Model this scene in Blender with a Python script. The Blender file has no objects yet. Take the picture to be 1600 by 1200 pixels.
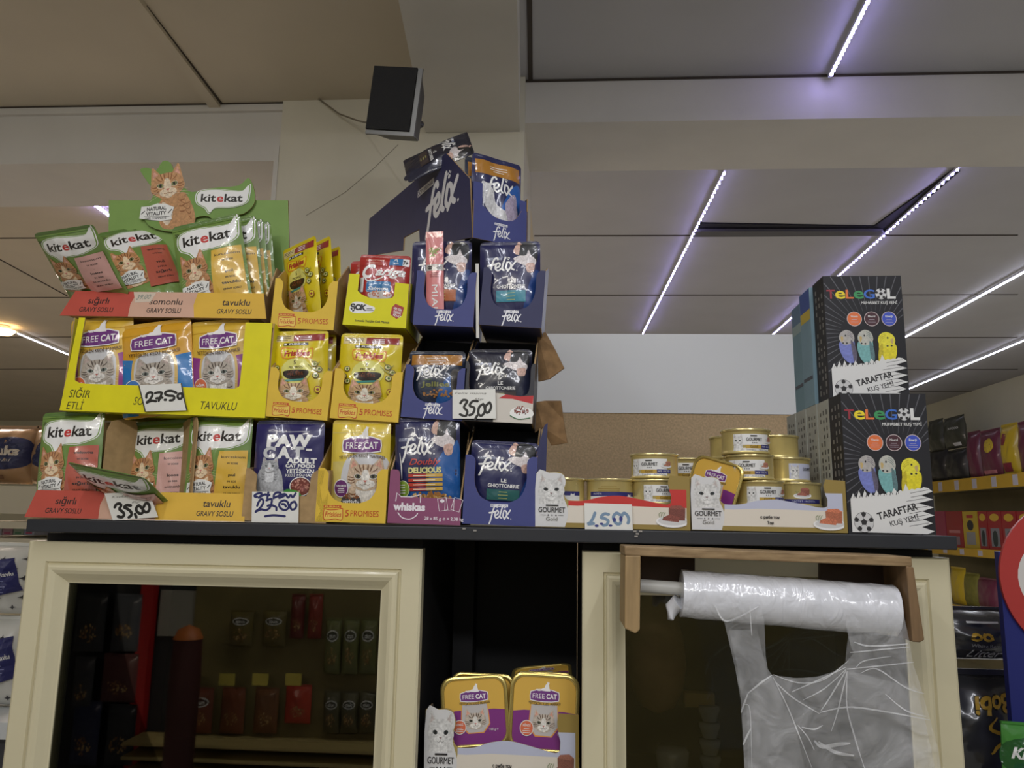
import bpy, math, random
from mathutils import Vector, Matrix, noise
from mathutils.geometry import tessellate_polygon
sc = bpy.context.scene
COL = sc.collection
# ------------------------------------------------------------------ camera
F = 1220.0
YAW, PITCH, ROLL = math.radians(3.75), math.radians(9.95), math.radians(1.02)
EYE = Vector((0, 0, 1.52))
_f = Vector((-math.sin(YAW)*math.cos(PITCH), math.cos(YAW)*math.cos(PITCH), math.sin(PITCH)))
_r0 = Vector((math.cos(YAW), math.sin(YAW), 0)); _u0 = _r0.cross(_f)
_r = _r0*math.cos(ROLL) + _u0*math.sin(ROLL); _u = -_r0*math.sin(ROLL) + _u0*math.cos(ROLL)
cam = bpy.data.cameras.new('camera'); cam.lens = 36*F/1600; cam.sensor_width = 36; cam.clip_start = .02
camo = bpy.data.objects.new('camera', cam); COL.objects.link(camo)
camo.matrix_world = Matrix(((_r.x, _u.x, -_f.x, EYE.x), (_r.y, _u.y, -_f.y, EYE.y), (_r.z, _u.z, -_f.z, EYE.z), (0, 0, 0, 1)))
sc.camera = camo
# ------------------------------------------------------------------ world, lamps, exposure
sc.view_settings.view_transform = 'Standard'; sc.view_settings.look = 'None'
sc.view_settings.gamma = 1; sc.view_settings.use_curve_mapping = False
sc.view_settings.exposure = 0.0
w = bpy.data.worlds.new('shop_air'); sc.world = w; w.use_nodes = True
w.node_tree.nodes['Background'].inputs[0].default_value = (.79, .785, .76, 1)
w.node_tree.nodes['Background'].inputs[1].default_value = .42
def area(name, loc, target, sx, sy, power, col):
    l = bpy.data.lights.new(name, 'AREA'); l.shape = 'RECTANGLE'; l.size = sx; l.size_y = sy; l.energy = power; l.color = col
    o = bpy.data.objects.new(name, l); COL.objects.link(o); o.location = loc
    o.rotation_euler = (Vector(target)-Vector(loc)).to_track_quat('-Z', 'Y').to_euler(); return o
area('ceiling_tube_light', (-.75, -.75, 2.50), (-.75, .2, 0), 1.2, .14, 12, (1, .95, .85))
area('ceiling_tube_light', (.55, -.85, 2.50), (.55, .2, 0), 1.2, .14, 12, (.96, .96, 1))
for x_ in (-.62, -.05, .52): area('ceiling_led_light', (x_, .10, 2.57), (x_, .28, 0), .03, 1.1, 5.5, (.92, .93, 1))
area('aisle_fill_light', (1.6, 3.6, 2.5), (1.6, 3.6, 0), 2.2, 1.2, 35, (.90, .93, 1))  # added fill, no lamp seen here; brightens the far ceiling off the floor
area('aisle_fill_light', (-1.9, 3.4, 2.5), (-1.9, 3.4, 0), 1.8, 1.2, 76, (1, .84, .72))  # added warm fill for the left-hand ceiling, likewise no lamp seen

# ------------------------------------------------------------------ geometry of the view: pixel rays meet real planes
def ray(px, py): return (_f + _r*((px-800)/F) + _u*((600-py)/F))
def P(px, py, Y): d = ray(px, py); return EYE + d*((Y-EYE.y)/d.y)
def PX(px, py, X): d = ray(px, py); return EYE + d*((X-EYE.x)/d.x)
def PZ(px, py, Z): d = ray(px, py); return EYE + d*((Z-EYE.z)/d.z)

# ------------------------------------------------------------------ materials
MATS = {}
def lin(c):
    out = []
    for x in c[:3]:
        x = x/255.0
        out.append(x/12.92 if x <= .04045 else ((x+.055)/1.055)**2.4)
    return tuple(out)+(1,)
def mat(key, c, rough=.5, kind='plain', var=0, vs=60, bump=0, bs=40, metal=0, coat=0, spec=.5, stretch=(1, 1, 1), emit=0):
    """a principled material with procedural colour variation and procedural relief"""
    if key in MATS: return MATS[key]
    m = bpy.data.materials.new(key); m.use_nodes = True; nt = m.node_tree; N = nt.nodes; L = nt.links
    b = N['Principled BSDF']; b.inputs['Base Color'].default_value = lin(c); b.inputs['Roughness'].default_value = rough
    b.inputs['Metallic'].default_value = metal; b.inputs['Specular IOR Level'].default_value = spec; b.inputs['Coat Weight'].default_value = coat
    b.inputs['Coat Roughness'].default_value = .07
    if emit: b.inputs['Emission Color'].default_value = lin(c); b.inputs['Emission Strength'].default_value = emit
    tc = N.new('ShaderNodeTexCoord'); mp = N.new('ShaderNodeMapping'); mp.inputs['Scale'].default_value = stretch
    L.new(tc.outputs['Object'], mp.inputs['Vector'])
    if var:
        nz = N.new('ShaderNodeTexNoise'); nz.inputs['Scale'].default_value = vs; nz.inputs['Detail'].default_value = 4
        L.new(mp.outputs[0], nz.inputs['Vector'])
        r = N.new('ShaderNodeValToRGB'); base = lin(c)
        r.color_ramp.elements[0].position = .3; r.color_ramp.elements[1].position = .7
        r.color_ramp.elements[0].color = tuple(max(0, x*(1-var)) for x in base[:3])+(1,)
        r.color_ramp.elements[1].color = tuple(min(1, x*(1+var)) for x in base[:3])+(1,)
        L.new(nz.outputs[0], r.inputs[0]); L.new(r.outputs[0], b.inputs['Base Color'])
    if bump:
        nz = N.new('ShaderNodeTexNoise'); nz.inputs['Scale'].default_value = bs; nz.inputs['Detail'].default_value = 2.5
        nz.inputs['Distortion'].default_value = .8 if kind == 'foil' else 0
        L.new(mp.outputs[0], nz.inputs['Vector'])
        bp = N.new('ShaderNodeBump'); bp.inputs['Strength'].default_value = bump; bp.inputs['Distance'].default_value = .004 if kind == 'foil' else .002
        L.new(nz.outputs[0], bp.inputs['Height']); L.new(bp.outputs[0], b.inputs['Normal'])
        if kind == 'foil': L.new(bp.outputs[0], b.inputs['Coat Normal'])
    MATS[key] = m; return m
def foil(c, var=0, vs=60): return mat('foil_%d_%d_%d%s' % (*c, '_v%g' % var if var else ''), c, .30, 'foil', var, vs, .95, 24, 0, .8, .5, (1, .8, .6))
def fur(c): return mat('fur_%d_%d_%d' % c, c, .38, 'foil', .28, 420, .85, 26, 0, .5, .5, (1, .8, .6))
def food(c): return mat('food_%d_%d_%d' % c, c, .45, 'foil', .6, 240, .5, 34, 0, .3)
def ink(c): return mat('ink_%d_%d_%d' % c, c, .5)
def inkv(c, var=.25, vs=300): return mat('inkv_%d_%d_%d' % c, c, .5, var=var, vs=vs)
def card(c): return mat('card_%d_%d_%d' % c, c, .55, var=.05, vs=30, bump=.12, bs=60, spec=.35)
KRAFT = mat('kraft_cardboard', (168, 140, 100), .8, var=.12, vs=90, bump=.1, bs=160, spec=.2)
KRAFT_D = mat('torn_cardboard', (142, 112, 78), .85, var=.25, vs=60, bump=.3, bs=120, spec=.2)
GREYBOARD = mat('grey_board', (150, 146, 136), .8, var=.08, vs=90, spec=.2)
WHITE = ink((236, 236, 234)); BLACK = ink((22, 22, 24))

# ------------------------------------------------------------------ mesh collecting
class MB:
    def __init__(s): s.v = []; s.f = []; s.mi = []; s.sm = []; s.mats = []
    def mid(s, m):
        if m not in s.mats: s.mats.append(m)
        return s.mats.index(m)
    def poly(s, pts, m, smooth=False):
        k = len(s.v); s.v += [tuple(p) for p in pts]; s.f.append(tuple(range(k, k+len(pts)))); s.mi.append(s.mid(m)); s.sm.append(smooth)
    def grid(s, rows, m, smooth=True, closed=False, flip=False):
        k = len(s.v); nc = len(rows[0])
        for r in rows: s.v += [tuple(p) for p in r]
        i = s.mid(m)
        for a in range(len(rows)-1):
            for b in range(nc if closed else nc-1):
                q = (k+a*nc+b, k+a*nc+(b+1) % nc, k+(a+1)*nc+(b+1) % nc, k+(a+1)*nc+b)
                s.f.append(q[::-1] if flip else q); s.mi.append(i); s.sm.append(smooth)
    def box(s, x0, x1, y0, y1, z0, z1, m, M=None, faces=None):
        c = [Vector((x, y, z)) for z in (z0, z1) for y in (y0, y1) for x in (x0, x1)]
        if M: c = [M @ p for p in c]
        k = len(s.v); s.v += [tuple(p) for p in c]
        for n, q in enumerate(((0, 1, 5, 4), (2, 6, 7, 3), (0, 4, 6, 2), (1, 3, 7, 5), (4, 5, 7, 6), (0, 2, 3, 1))):   # front, back, left, right, top, bottom
            mm = (faces or {}).get(n, m); s.f.append(tuple(k+i for i in q)); s.mi.append(s.mid(mm)); s.sm.append(False)
    def hexa(s, a, b, m):
        """solid between two quads of points"""
        k = len(s.v); s.v += [tuple(p) for p in list(a)+list(b)]; i = s.mid(m)
        n = len(a)
        for q in [tuple(range(n))[::-1], tuple(range(n, 2*n))]+[(j, (j+1) % n, n+(j+1) % n, n+j) for j in range(n)]:
            s.f.append(tuple(k+x for x in q)); s.mi.append(i); s.sm.append(False)
    def prism(s, out, mp, t, mf, ms=None, mb=None):
        """outline (u,v) seen from the front; front at depth 0, back at depth t; mp(u,v,n) -> point, n towards the viewer"""
        ms = ms or mf; mb = mb or ms; n = len(out)
        ar = sum(out[i][0]*out[(i+1) % n][1]-out[(i+1) % n][0]*out[i][1] for i in range(n))
        if ar < 0: out = out[::-1]
        s.poly([mp(u, v, 0) for u, v in out], mf)
        s.poly([mp(u, v, -t) for u, v in out[::-1]], mb)
        for i in range(n):
            a = out[i]; b = out[(i+1) % n]
            s.poly([mp(a[0], a[1], -t), mp(b[0], b[1], -t), mp(b[0], b[1], 0), mp(a[0], a[1], 0)], ms)
    def tube(s, path, r, m, n=8, cap=True):
        path = [Vector(p) for p in path]; rows = []; up = Vector((0, 0, 1))
        for i, p in enumerate(path):
            d = (path[min(i+1, len(path)-1)]-path[max(i-1, 0)]).normalized()
            a = d.cross(up if abs(d.z) < .95 else Vector((1, 0, 0))).normalized(); b = a.cross(d)
            rr = r[i] if isinstance(r, (list, tuple)) else r
            rows.append([p+(a*math.cos(t)+b*math.sin(t))*rr for t in [2*math.pi*j/n for j in range(n)]])
        s.grid(rows, m, closed=True)
        if cap: s.poly(rows[0], m); s.poly(rows[-1][::-1], m)
    def lathe(s, prof, m, n=40, M=None):
        M = M or Matrix()
        rows = [[M @ Vector((r*math.cos(2*math.pi*j/n), r*math.sin(2*math.pi*j/n), z)) for j in range(n)] for r, z in prof]
        s.grid(rows, m, closed=True)
    def mesh(s, name):
        me = bpy.data.meshes.new(name); me.from_pydata(s.v, [], s.f)
        for m in s.mats: me.materials.append(m)
        me.polygons.foreach_set('material_index', s.mi); me.polygons.foreach_set('use_smooth', s.sm); me.update(); return me
    def build(s, name, parent=None, bevel=0, kind=None):
        o = bpy.data.objects.new(name, s.mesh(name)); COL.objects.link(o); o.parent = parent
        if bevel:
            b = o.modifiers.new('edge', 'BEVEL'); b.width = bevel; b.segments = 2; b.limit_method = 'ANGLE'; b.angle_limit = math.radians(40)
        if kind: o['kind'] = kind
        return o
def tag(o, label, cat, group=None):
    o['label'] = label; o['category'] = cat
    if group: o['group'] = group
    return o
def thing(name, label, cat, M=None, group=None):
    o = bpy.data.objects.new(name, None); COL.objects.link(o); o.empty_display_size = .02
    if M is not None: o.matrix_world = M
    return tag(o, label, cat, group)
def struct(name, mb, bevel=0): return mb.build(name, None, bevel, 'structure')
def frame(B, T, yaw=0):
    """matrix at B, local z towards T, local x horizontal, turned by yaw about the vertical"""
    z = (T-B).normalized(); x0 = Vector((math.cos(yaw), math.sin(yaw), 0)); y = z.cross(x0).normalized(); x = y.cross(z)
    return Matrix(((x.x, y.x, z.x, B.x), (x.y, y.y, z.y, B.y), (x.z, y.z, z.z, B.z), (0, 0, 0, 1)))
def copy_tree(o, parent=None):
    c = o.copy(); COL.objects.link(c); c.parent = parent
    for ch in [q for q in bpy.data.objects if q.parent == o]: copy_tree(ch, c)
    return c
# ------------------------------------------------------------------ printing: flat shapes laid on a surface
def catmull(pts, closed=False, n=5):
    if len(pts) < 3: return list(pts)
    out = []; L = len(pts); rng = range(L if closed else L-1)
    for i in rng:
        p0 = pts[(i-1) % L] if closed or i > 0 else pts[0]; p1 = pts[i]; p2 = pts[(i+1) % L]; p3 = pts[(i+2) % L] if closed or i+2 < L else pts[-1]
        for k in range(n):
            t = k/n
            out.append(tuple(.5*(2*p1[j]+(p2[j]-p0[j])*t+(2*p0[j]-5*p1[j]+4*p2[j]-p3[j])*t*t+(3*p1[j]-p0[j]-3*p2[j]+p3[j])*t**3) for j in (0, 1)))
    if not closed: out.append(tuple(pts[-1]))
    return out
TXT = {}
def text_tris(s, bold=0, shear=0, sp=1):
    k = (s, bold, shear, sp)
    if k in TXT: return TXT[k]
    cu = bpy.data.curves.new('t', 'FONT'); cu.body = s; cu.size = 1; cu.offset = bold; cu.shear = shear; cu.resolution_u = 3; cu.space_character = sp
    o = bpy.data.objects.new('t', cu); COL.objects.link(o)
    me = bpy.data.meshes.new_from_object(o.evaluated_get(bpy.context.evaluated_depsgraph_get()))
    tr = []
    for p in me.polygons:
        vs = [tuple(me.vertices[i].co[:2]) for i in p.vertices]
        for i in range(1, len(vs)-1): tr.append((vs[0], vs[i], vs[i+1]))
    bpy.data.objects.remove(o); bpy.data.curves.remove(cu); bpy.data.meshes.remove(me)
    if tr:
        x0 = min(q[0] for t in tr for q in t); x1 = max(q[0] for t in tr for q in t)
    else: x0 = 0; x1 = .3
    TXT[k] = ([tuple((q[0]-x0, q[1]) for q in t) for t in tr], x1-x0); return TXT[k]
class Print:
    def __init__(s): s.ops = []
    def tris(s, tr, m): s.ops.append((tr, m))
    def fill(s, pts, m, smooth=False, closed=True):
        if smooth: pts = catmull(pts, True)
        vs = [Vector((p[0], p[1], 0)) for p in pts]
        s.tris([tuple(tuple(pts[i]) for i in t) for t in tessellate_polygon([vs])], m)
    def rect(s, x0, y0, x1, y1, m): s.fill([(x0, y0), (x1, y0), (x1, y1), (x0, y1)], m)
    def rrect(s, x0, y0, x1, y1, r, m):
        pts = []
        for cx, cy, a in ((x1-r, y1-r, 0), (x0+r, y1-r, 90), (x0+r, y0+r, 180), (x1-r, y0+r, 270)):
            pts += [(cx+r*math.cos(math.radians(a+k*22.5)), cy+r*math.sin(math.radians(a+k*22.5))) for k in range(5)]
        s.fill(pts, m)
    def ell(s, cx, cy, rx, ry, m, rot=0, n=20):
        c, q = math.cos(rot), math.sin(rot); pts = []
        for k in range(n):
            a = 2*math.pi*k/n; x, y = rx*math.cos(a), ry*math.sin(a); pts.append((cx+x*c-y*q, cy+x*q+y*c))
        s.tris([((cx, cy), pts[k], pts[(k+1) % n]) for k in range(n)], m)
    def stroke(s, pts, w, m, smooth=True, closed=False, taper=False):
        if smooth: pts = catmull(pts, closed)
        if closed: pts = pts+[pts[0]]
        n = len(pts); L = []; R = []; tr = []
        for i in range(n):
            a = pts[max(i-1, 0)] if not closed else pts[i-1 if i > 0 else n-2]; b = pts[min(i+1, n-1)] if not closed else pts[i+1 if i < n-1 else 1]
            dx, dy = b[0]-a[0], b[1]-a[1]; d = math.hypot(dx, dy) or 1
            ww = w*.5*((.35+.65*math.sin(math.pi*min(max(i/(n-1), .03), .97))) if taper else 1)
            L.append((pts[i][0]-dy/d*ww, pts[i][1]+dx/d*ww)); R.append((pts[i][0]+dy/d*ww, pts[i][1]-dx/d*ww))
        for i in range(n-1): tr += [(R[i], R[i+1], L[i+1]), (R[i], L[i+1], L[i])]
        if not closed and not taper:
            for p in (pts[0], pts[-1]):
                q = [(p[0]+w*.5*math.cos(k*math.pi/4), p[1]+w*.5*math.sin(k*math.pi/4)) for k in range(8)]
                tr += [(p, q[k], q[(k+1) % 8]) for k in range(8)]
        s.tris(tr, m)
    def text(s, t, x, y, h, m, w=None, bold=.015, shear=0, rot=0, al='c', arc=0):
        """baseline y, cap height h, squeezed to width w when given"""
        if bold > 0 and any(c in t for c in 'MmМ'):     # these letters overlap themselves when fattened: print them twice, slightly apart
            for k in (-1, 1): s.text(t, x+k*bold*h*.9, y, h, m, w, 0, shear, rot, al, arc)
            return w
        tr, tw = text_tris(t, bold, shear)
        sy = h/.729; sx = sy if w is None else w/tw
        ox = {'c': -tw*sx/2, 'l': 0, 'r': -tw*sx}[al]; c, q = math.cos(rot), math.sin(rot); out = []
        for tri in tr:
            o = []
            for p in tri:
                X = p[0]*sx+ox; Y = p[1]*sy
                if arc: Y += arc*(1-(2*X/(tw*sx))**2)
                o.append((x+X*c-Y*q, y+X*q+Y*c))
            out.append(tuple(o))
        s.tris(out, m); return tw*sx
    def runs(s, parts, x, y, h, w, bold=.03, shear=0, gap=.045, rot=0):
        """several coloured runs on one baseline, centred at x, total width w"""
        ws = [text_tris(t, bold, shear)[1] for t, _ in parts]; tot = sum(ws)+gap*(len(ws)-1); k = w/tot; X = -w/2
        for (t, m), ww in zip(parts, ws):
            s.text(t, x+(X+ww*k/2)*math.cos(rot), y+(X+ww*k/2)*math.sin(rot), h, m, ww*k, bold, shear, rot); X += (ww+gap)*k
    def add(s, other, x=0, y=0, sx=1, sy=None, rot=0):
        sy = sy or sx; c, q = math.cos(rot), math.sin(rot)
        for tr, m in other.ops:
            s.ops.append(([tuple((x+p[0]*sx*c-p[1]*sy*q, y+p[0]*sx*q+p[1]*sy*c) for p in t) for t in tr], m))
        return s
    def put(s, mb, mp, edge=None, lift=.00005, base=.00012, keep=None):
        """lay every shape on the surface mp(u,v,n), later shapes a hair above earlier ones"""
        k = -1; last = None
        for tr, m in s.ops:
            k += 1 if m is not last else .12; last = m
            n = base+lift*k; st = list(tr); i = mb.mid(m)
            e = 0
            while st:
                a, b, c = st.pop(); e += 0 if edge else 4e-7
                if keep:
                    g = (a[1]+b[1]+c[1])/3
                    if not keep(g): continue
                ar = (b[0]-a[0])*(c[1]-a[1])-(c[0]-a[0])*(b[1]-a[1])
                if abs(ar) < 1e-12: continue
                if edge:
                    l = [math.dist(a, b), math.dist(b, c), math.dist(c, a)]; j = l.index(max(l))
                    if l[j] > edge:
                        a, b, c = ((a, b, c), (b, c, a), (c, a, b))[j]; h = ((a[0]+b[0])/2, (a[1]+b[1])/2); st += [(a, h, c), (h, b, c)]; continue
                if ar < 0: b, c = c, b
                q = len(mb.v); mb.v += [tuple(mp(p[0], p[1], n+e)) for p in (a, b, c)]; mb.f.append((q, q+1, q+2)); mb.mi.append(i); mb.sm.append(bool(edge))

# ------------------------------------------------------------------ recurring pictures and logos
def cat_face(base, dark, light, ear=(214, 160, 140), eye=(150, 160, 90), nose=(200, 120, 110), body=True, T=fur, stripes=True):
    """a cat's head about 2 wide, centred on the face, chest below"""
    p = Print(); B, D, L, E = T(base), T(dark), T(light), T(ear); K = T((24, 22, 20)); W = T((245, 245, 240))
    if body:
        p.fill([(-.75, -.5), (-.95, -1.25), (-1.0, -2.0), (1.0, -2.0), (.95, -1.2), (.75, -.5)], B, True)
        p.fill([(-.45, -.6), (-.5, -1.3), (-.4, -2.0), (.4, -2.0), (.5, -1.3), (.45, -.6)], L, True)
        if stripes:
            for sgn in (-1, 1):
                for k in range(3): p.stroke([(sgn*.9, -1.0-.35*k), (sgn*.7, -1.08-.35*k), (sgn*.52, -1.02-.35*k)], .1, D, taper=True)
    for sgn in (-1, 1):
        p.fill([(sgn*.28, .66), (sgn*.74, 1.28), (sgn*.84, 1.2), (sgn*.98, .2)], B)
        p.fill([(sgn*.42, .66), (sgn*.73, 1.1), (sgn*.86, .4)], E)
    p.fill([(-.3, .78), (.3, .78), (.75, .6), (1.0, .1), (.98, -.25), (.62, -.62), (.25, -.82), (-.25, -.82), (-.62, -.62), (-.98, -.25), (-1.0, .1), (-.75, .6)], B, True)
    if stripes:
        for x in (-.3, -.12, .12, .3): p.stroke([(x*1.25, .8), (x, .55), (x*.75, .32)], .08, D, taper=True)
        for sgn in (-1, 1):
            for k in range(3): p.stroke([(sgn*.97, .05-.18*k), (sgn*.75, -.02-.17*k), (sgn*.56, .04-.15*k)], .07, D, taper=True)
            p.stroke([(sgn*.62, .6), (sgn*.5, .42), (sgn*.3, .3)], .07, D, taper=True)
    p.fill([(-.13, .4), (.13, .4), (.2, -.2), (-.2, -.2)], L, True)
    for sgn in (-1, 1): p.ell(sgn*.42, .04, .22, .16, L, sgn*.25)
    for sgn in (-1, 1): p.ell(sgn*.42, .05, .185, .13, K, sgn*.25)
    for sgn in (-1, 1): p.ell(sgn*.42, .05, .15, .105, T(eye), sgn*.25)
    for sgn in (-1, 1): p.ell(sgn*.41, .05, .075, .1, K)
    p.ell(-.22, -.42, .3, .23, L); p.ell(.22, -.42, .3, .23, L); p.ell(0, -.62, .24, .16, L)
    p.fill([(-.12, -.2), (.12, -.2), (.03, -.32), (-.03, -.32)], T(nose))
    p.stroke([(0, -.32), (0, -.42), (-.16, -.5), (-.26, -.44)], .03, D); p.stroke([(0, -.42), (.16, -.5), (.26, -.44)], .03, D)
    for sgn in (-1, 1):
        for k in range(3): p.stroke([(sgn*.3, -.4-.05*k), (sgn*.8, -.36-.14*k), (sgn*1.2, -.42-.2*k)], .012, L)
    return p
GINGER = cat_face((188, 136, 90), (128, 80, 46), (232, 205, 170), eye=(120, 124, 60))
TABBY = cat_face((178, 168, 156), (82, 70, 62), (226, 222, 216), eye=(120, 130, 120), ear=(176, 158, 150))
CREAMCAT = cat_face((200, 176, 150), (120, 84, 56), (228, 224, 216), eye=(110, 110, 80))
FRISKY = cat_face((196, 160, 116), (112, 76, 46), (236, 224, 206), eye=(140, 140, 60))
SILVER = cat_face((170, 172, 176), (120, 122, 126), (214, 216, 220), eye=(140, 150, 150), ear=(170, 160, 160))
WHITECAT = cat_face((206, 206, 204), (140, 138, 136), (222, 222, 220), eye=(60, 70, 72), nose=(150, 130, 128), ear=(196, 186, 182), T=inkv, stripes=False)
def felix_logo(m, w=6.4):
    p = Print()
    for st in ([(14, -12), (20, 4), (27, 34), (34, 54), (43, 60), (47, 54)], [(12, 31), (26, 33), (42, 37)], [(38, 21), (50, 26), (54, 35), (48, 41), (40, 32), (39, 18), (48, 11), (60, 20)],
               [(73, 62), (65, 36), (62, 18), (68, 12)], [(79, 42), (75, 22), (79, 14)], [(84, 42), (91, 36), (94, 18), (102, 12)], [(108, 44), (96, 28), (82, 8)]):
        p.stroke(st, w, m)
    p.ell(83, 54, 3.6, 3, m); p.ell(79, 59, 1.6, 2, m); p.ell(83, 61, 1.6, 2, m); p.ell(87, 59, 1.6, 2, m); p.ell(112, 10, 2.4, 2.4, m)
    return p
def purina_tag(bg, fg, w=40, txt='PURINA'):
    p = Print(); h = w*.17; p.rect(-w/2, 0, w/2, h, bg)
    for i in range(3):
        for j in range(3):
            if (i+j) % 2 == 0: p.rect(-w*.47+i*h*.26, h*.12+j*h*.26, -w*.47+(i+1)*h*.26, h*.12+(j+1)*h*.26, fg)
    p.text(txt, w*.08, h*.18, h*.62, fg, w*.72, 0); return p
def kibble(cx, cy, rx, ry, n, seed, cols, T=ink):
    p = Print(); r = random.Random(seed); rr = (rx+ry)/2
    for c in cols+cols[:2]:
        for k in range(n//(len(cols)+2)+1):
            a = r.uniform(0, 6.28); q = math.sqrt(r.random()); p.ell(cx+rx*q*math.cos(a), cy+ry*q*math.sin(a), rr*.10+.6, rr*.07+.5, T(c), r.uniform(0, 3), 8)
    return p
def bubble(fillm, w=80, h=34):
    """speech bubble with the name in it, centred"""
    p = Print(); W = foil((238, 238, 236)) if fillm is None else fillm
    pts = [(-.48, .1), (-.42, .38), (-.15, .47), (.2, .40), (.38, .42), (.49, .72), (.5, .2), (.45, -.2), (.2, -.42), (-.1, -.46), (-.2, -.72), (-.3, -.45), (-.44, -.25)]
    return p, [(x*w, y*h) for x, y in pts]
def kite_logo(T=foil, w=80, h=34):
    W = T((238, 238, 236)); G = T((120, 160, 60)); K = T((34, 30, 28)); R = T((196, 52, 52))
    p, pts = bubble(W, w, h)
    p.fill([(x*1.07, y*1.1) for x, y in pts], W, True); p.fill([(x*1.035, y*1.055) for x, y in pts], G, True); p.fill(pts, W, True)
    p.runs([('kit', K), ('e', R), ('kat', K)], 0, -h*.15, h*.42, w*.80, .022, 0, .05); return p
def badge(T=foil):
    """white natural-vitality patch, about 44 wide"""
    p = Print(); K = T((40, 40, 40))
    p.fill([(-22, -8), (-21, 8), (-10, 9), (0, 13), (12, 12), (23, 8), (20, -4), (22, -9), (8, -11), (-6, -10)], T((236, 236, 232)))
    p.text('NATURAL', 0, 3.5, 5, K, 26, .03, rot=.1); p.text('VITALITY', 0, -3.2, 5, K, 27, .03, rot=.1); p.rect(-16, -5.2, 18, -4.6, K); p.text('100% COMPLETE', 0, -9, 3, K, 28, .02, rot=.06)
    p.stroke([(-20, -2), (-16, 2)], 1.2, K); p.stroke([(16, 0), (20, 5)], 1.2, K); return p
def free_logo(T=foil):
    """purple name badge with a small white cat on top, about 58 wide"""
    p = Print(); W = T((240, 238, 236)); V = T((112, 54, 128))
    p.fill([(-29, 8), (-15, 12), (0, 13.5), (15, 12), (29, 8), (30, 0), (29, -8), (15, -10), (0, -10.5), (-15, -10), (-29, -8), (-30, 0)], W)
    p.fill([(-27.5, 7), (-14, 10.6), (0, 12), (14, 10.6), (27.5, 7), (28.6, 0), (27.5, -6.8), (14, -8.7), (0, -9.2), (-14, -8.7), (-27.5, -6.8), (-28.6, 0)], V)
    p.fill([(-9, 10), (-5, 14), (-1, 15), (1, 20), (4, 23), (5, 26), (7, 24), (9, 25), (8, 20), (9, 14), (11, 9), (2, 9)], W)
    p.stroke([(-9, 10), (-14, 10), (-16, 12)], 1.6, W)
    p.text('FREE', -12, -4.2, 9, W, 24, .0); p.text('CAT', 14, -4.2, 9, W, 21, .025); return p
def friskies_logo(red, yel, yel2):
    """red tag and wavy banner, about 44 wide"""
    p = Print()
    p.rect(-22, 13, 18, 19, red); p.text('PURINA', -2, 14.2, 3.4, yel, 34, .02)
    p.fill([(-21, -12), (-12, -15), (6, -12), (22, -14), (23, 9), (20, 13), (8, 10), (-8, 9), (-20, 11), (-22, 10)], red, True)
    p.fill([(-19.6, -10.6), (-12, -13.2), (6, -10.4), (20.6, -12.2), (21.4, 8.4), (19, 11), (8, 8.4), (-8, 7.4), (-19, 9.2), (-20.4, 8.6)], yel2, True)
    p.text('Friskies', .5, -6.5, 11.5, red, 37, .015, .12); return p
def plate(meat, T=ink):
    """pate on a white plate, about 60 wide"""
    p = Print(); p.ell(0, 2, 32, 10, T((236, 236, 236))); p.ell(0, 3, 28, 7.4, T((206, 206, 206)))
    p.fill([(-6, 4), (24, 4), (25, 24), (16, 29), (-2, 28), (-7, 24)], inkv(meat, .3, 900)); p.fill([(-7, 24), (-2, 28), (16, 29), (25, 24), (15, 22)], inkv(tuple(min(255, int(c*1.18)) for c in meat), .3, 900))
    p.fill([(-20, 4), (12, 1), (14, 9), (-4, 14), (-18, 9)], inkv(tuple(min(255, int(c*1.12)) for c in meat), .4, 900))
    for k in range(3): p.stroke([(-24+3*k, 8), (-26+5*k, 14), (-22+4*k, 17)], .9, T((110, 130, 80)))
    return p
# ------------------------------------------------------------------ pouch graphics, drawn on 100 x 140
FW = foil((238, 238, 236)); FK = foil((28, 26, 28))
def lines(p, x, y, w, n, m, dy=2.6, h=1.1, seed=1, al='c'):
    r = random.Random(seed)
    for k in range(n):
        ww = w*r.uniform(.6, 1); x0 = x-ww/2 if al == 'c' else x
        p.rect(x0, y-k*dy, x0+ww, y-k*dy+h, m)
def fur_patch(p, x, y, s):
    """soft black and white fur pattern, no face"""
    K = fur((34, 34, 36)); W = fur((214, 206, 206)); Q = fur((206, 170, 156))
    p.fill([(x-.95*s, y+.4*s), (x-.55*s, y+1.35*s), (x-.1*s, y+.8*s), (x-.3*s, y+.1*s)], Q, True)
    p.fill([(x-.45*s, y-.1*s), (x-.4*s, y+.7*s), (x-.3*s, y+1.2*s), (x+.35*s, y+1.3*s), (x+.95*s, y+1.0*s), (x+1.05*s, y+.1*s), (x+.9*s, y-.5*s), (x+.2*s, y-.4*s)], K, True)
    p.fill([(x+.3*s, y+.55*s), (x+.5*s, y+.1*s), (x+.9*s, y-.3*s), (x+.75*s, y-.8*s), (x+.1*s, y-.85*s), (x-.6*s, y-.55*s), (x-.95*s, y-.2*s), (x-.5*s, y+.02*s), (x+.08*s, y+.05*s)], W, True)
    p.fill([(x+.1*s, y-.7*s), (x+.75*s, y-.6*s), (x+.7*s, y-1.3*s), (x+.2*s, y-1.35*s)], Q, True)
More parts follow.
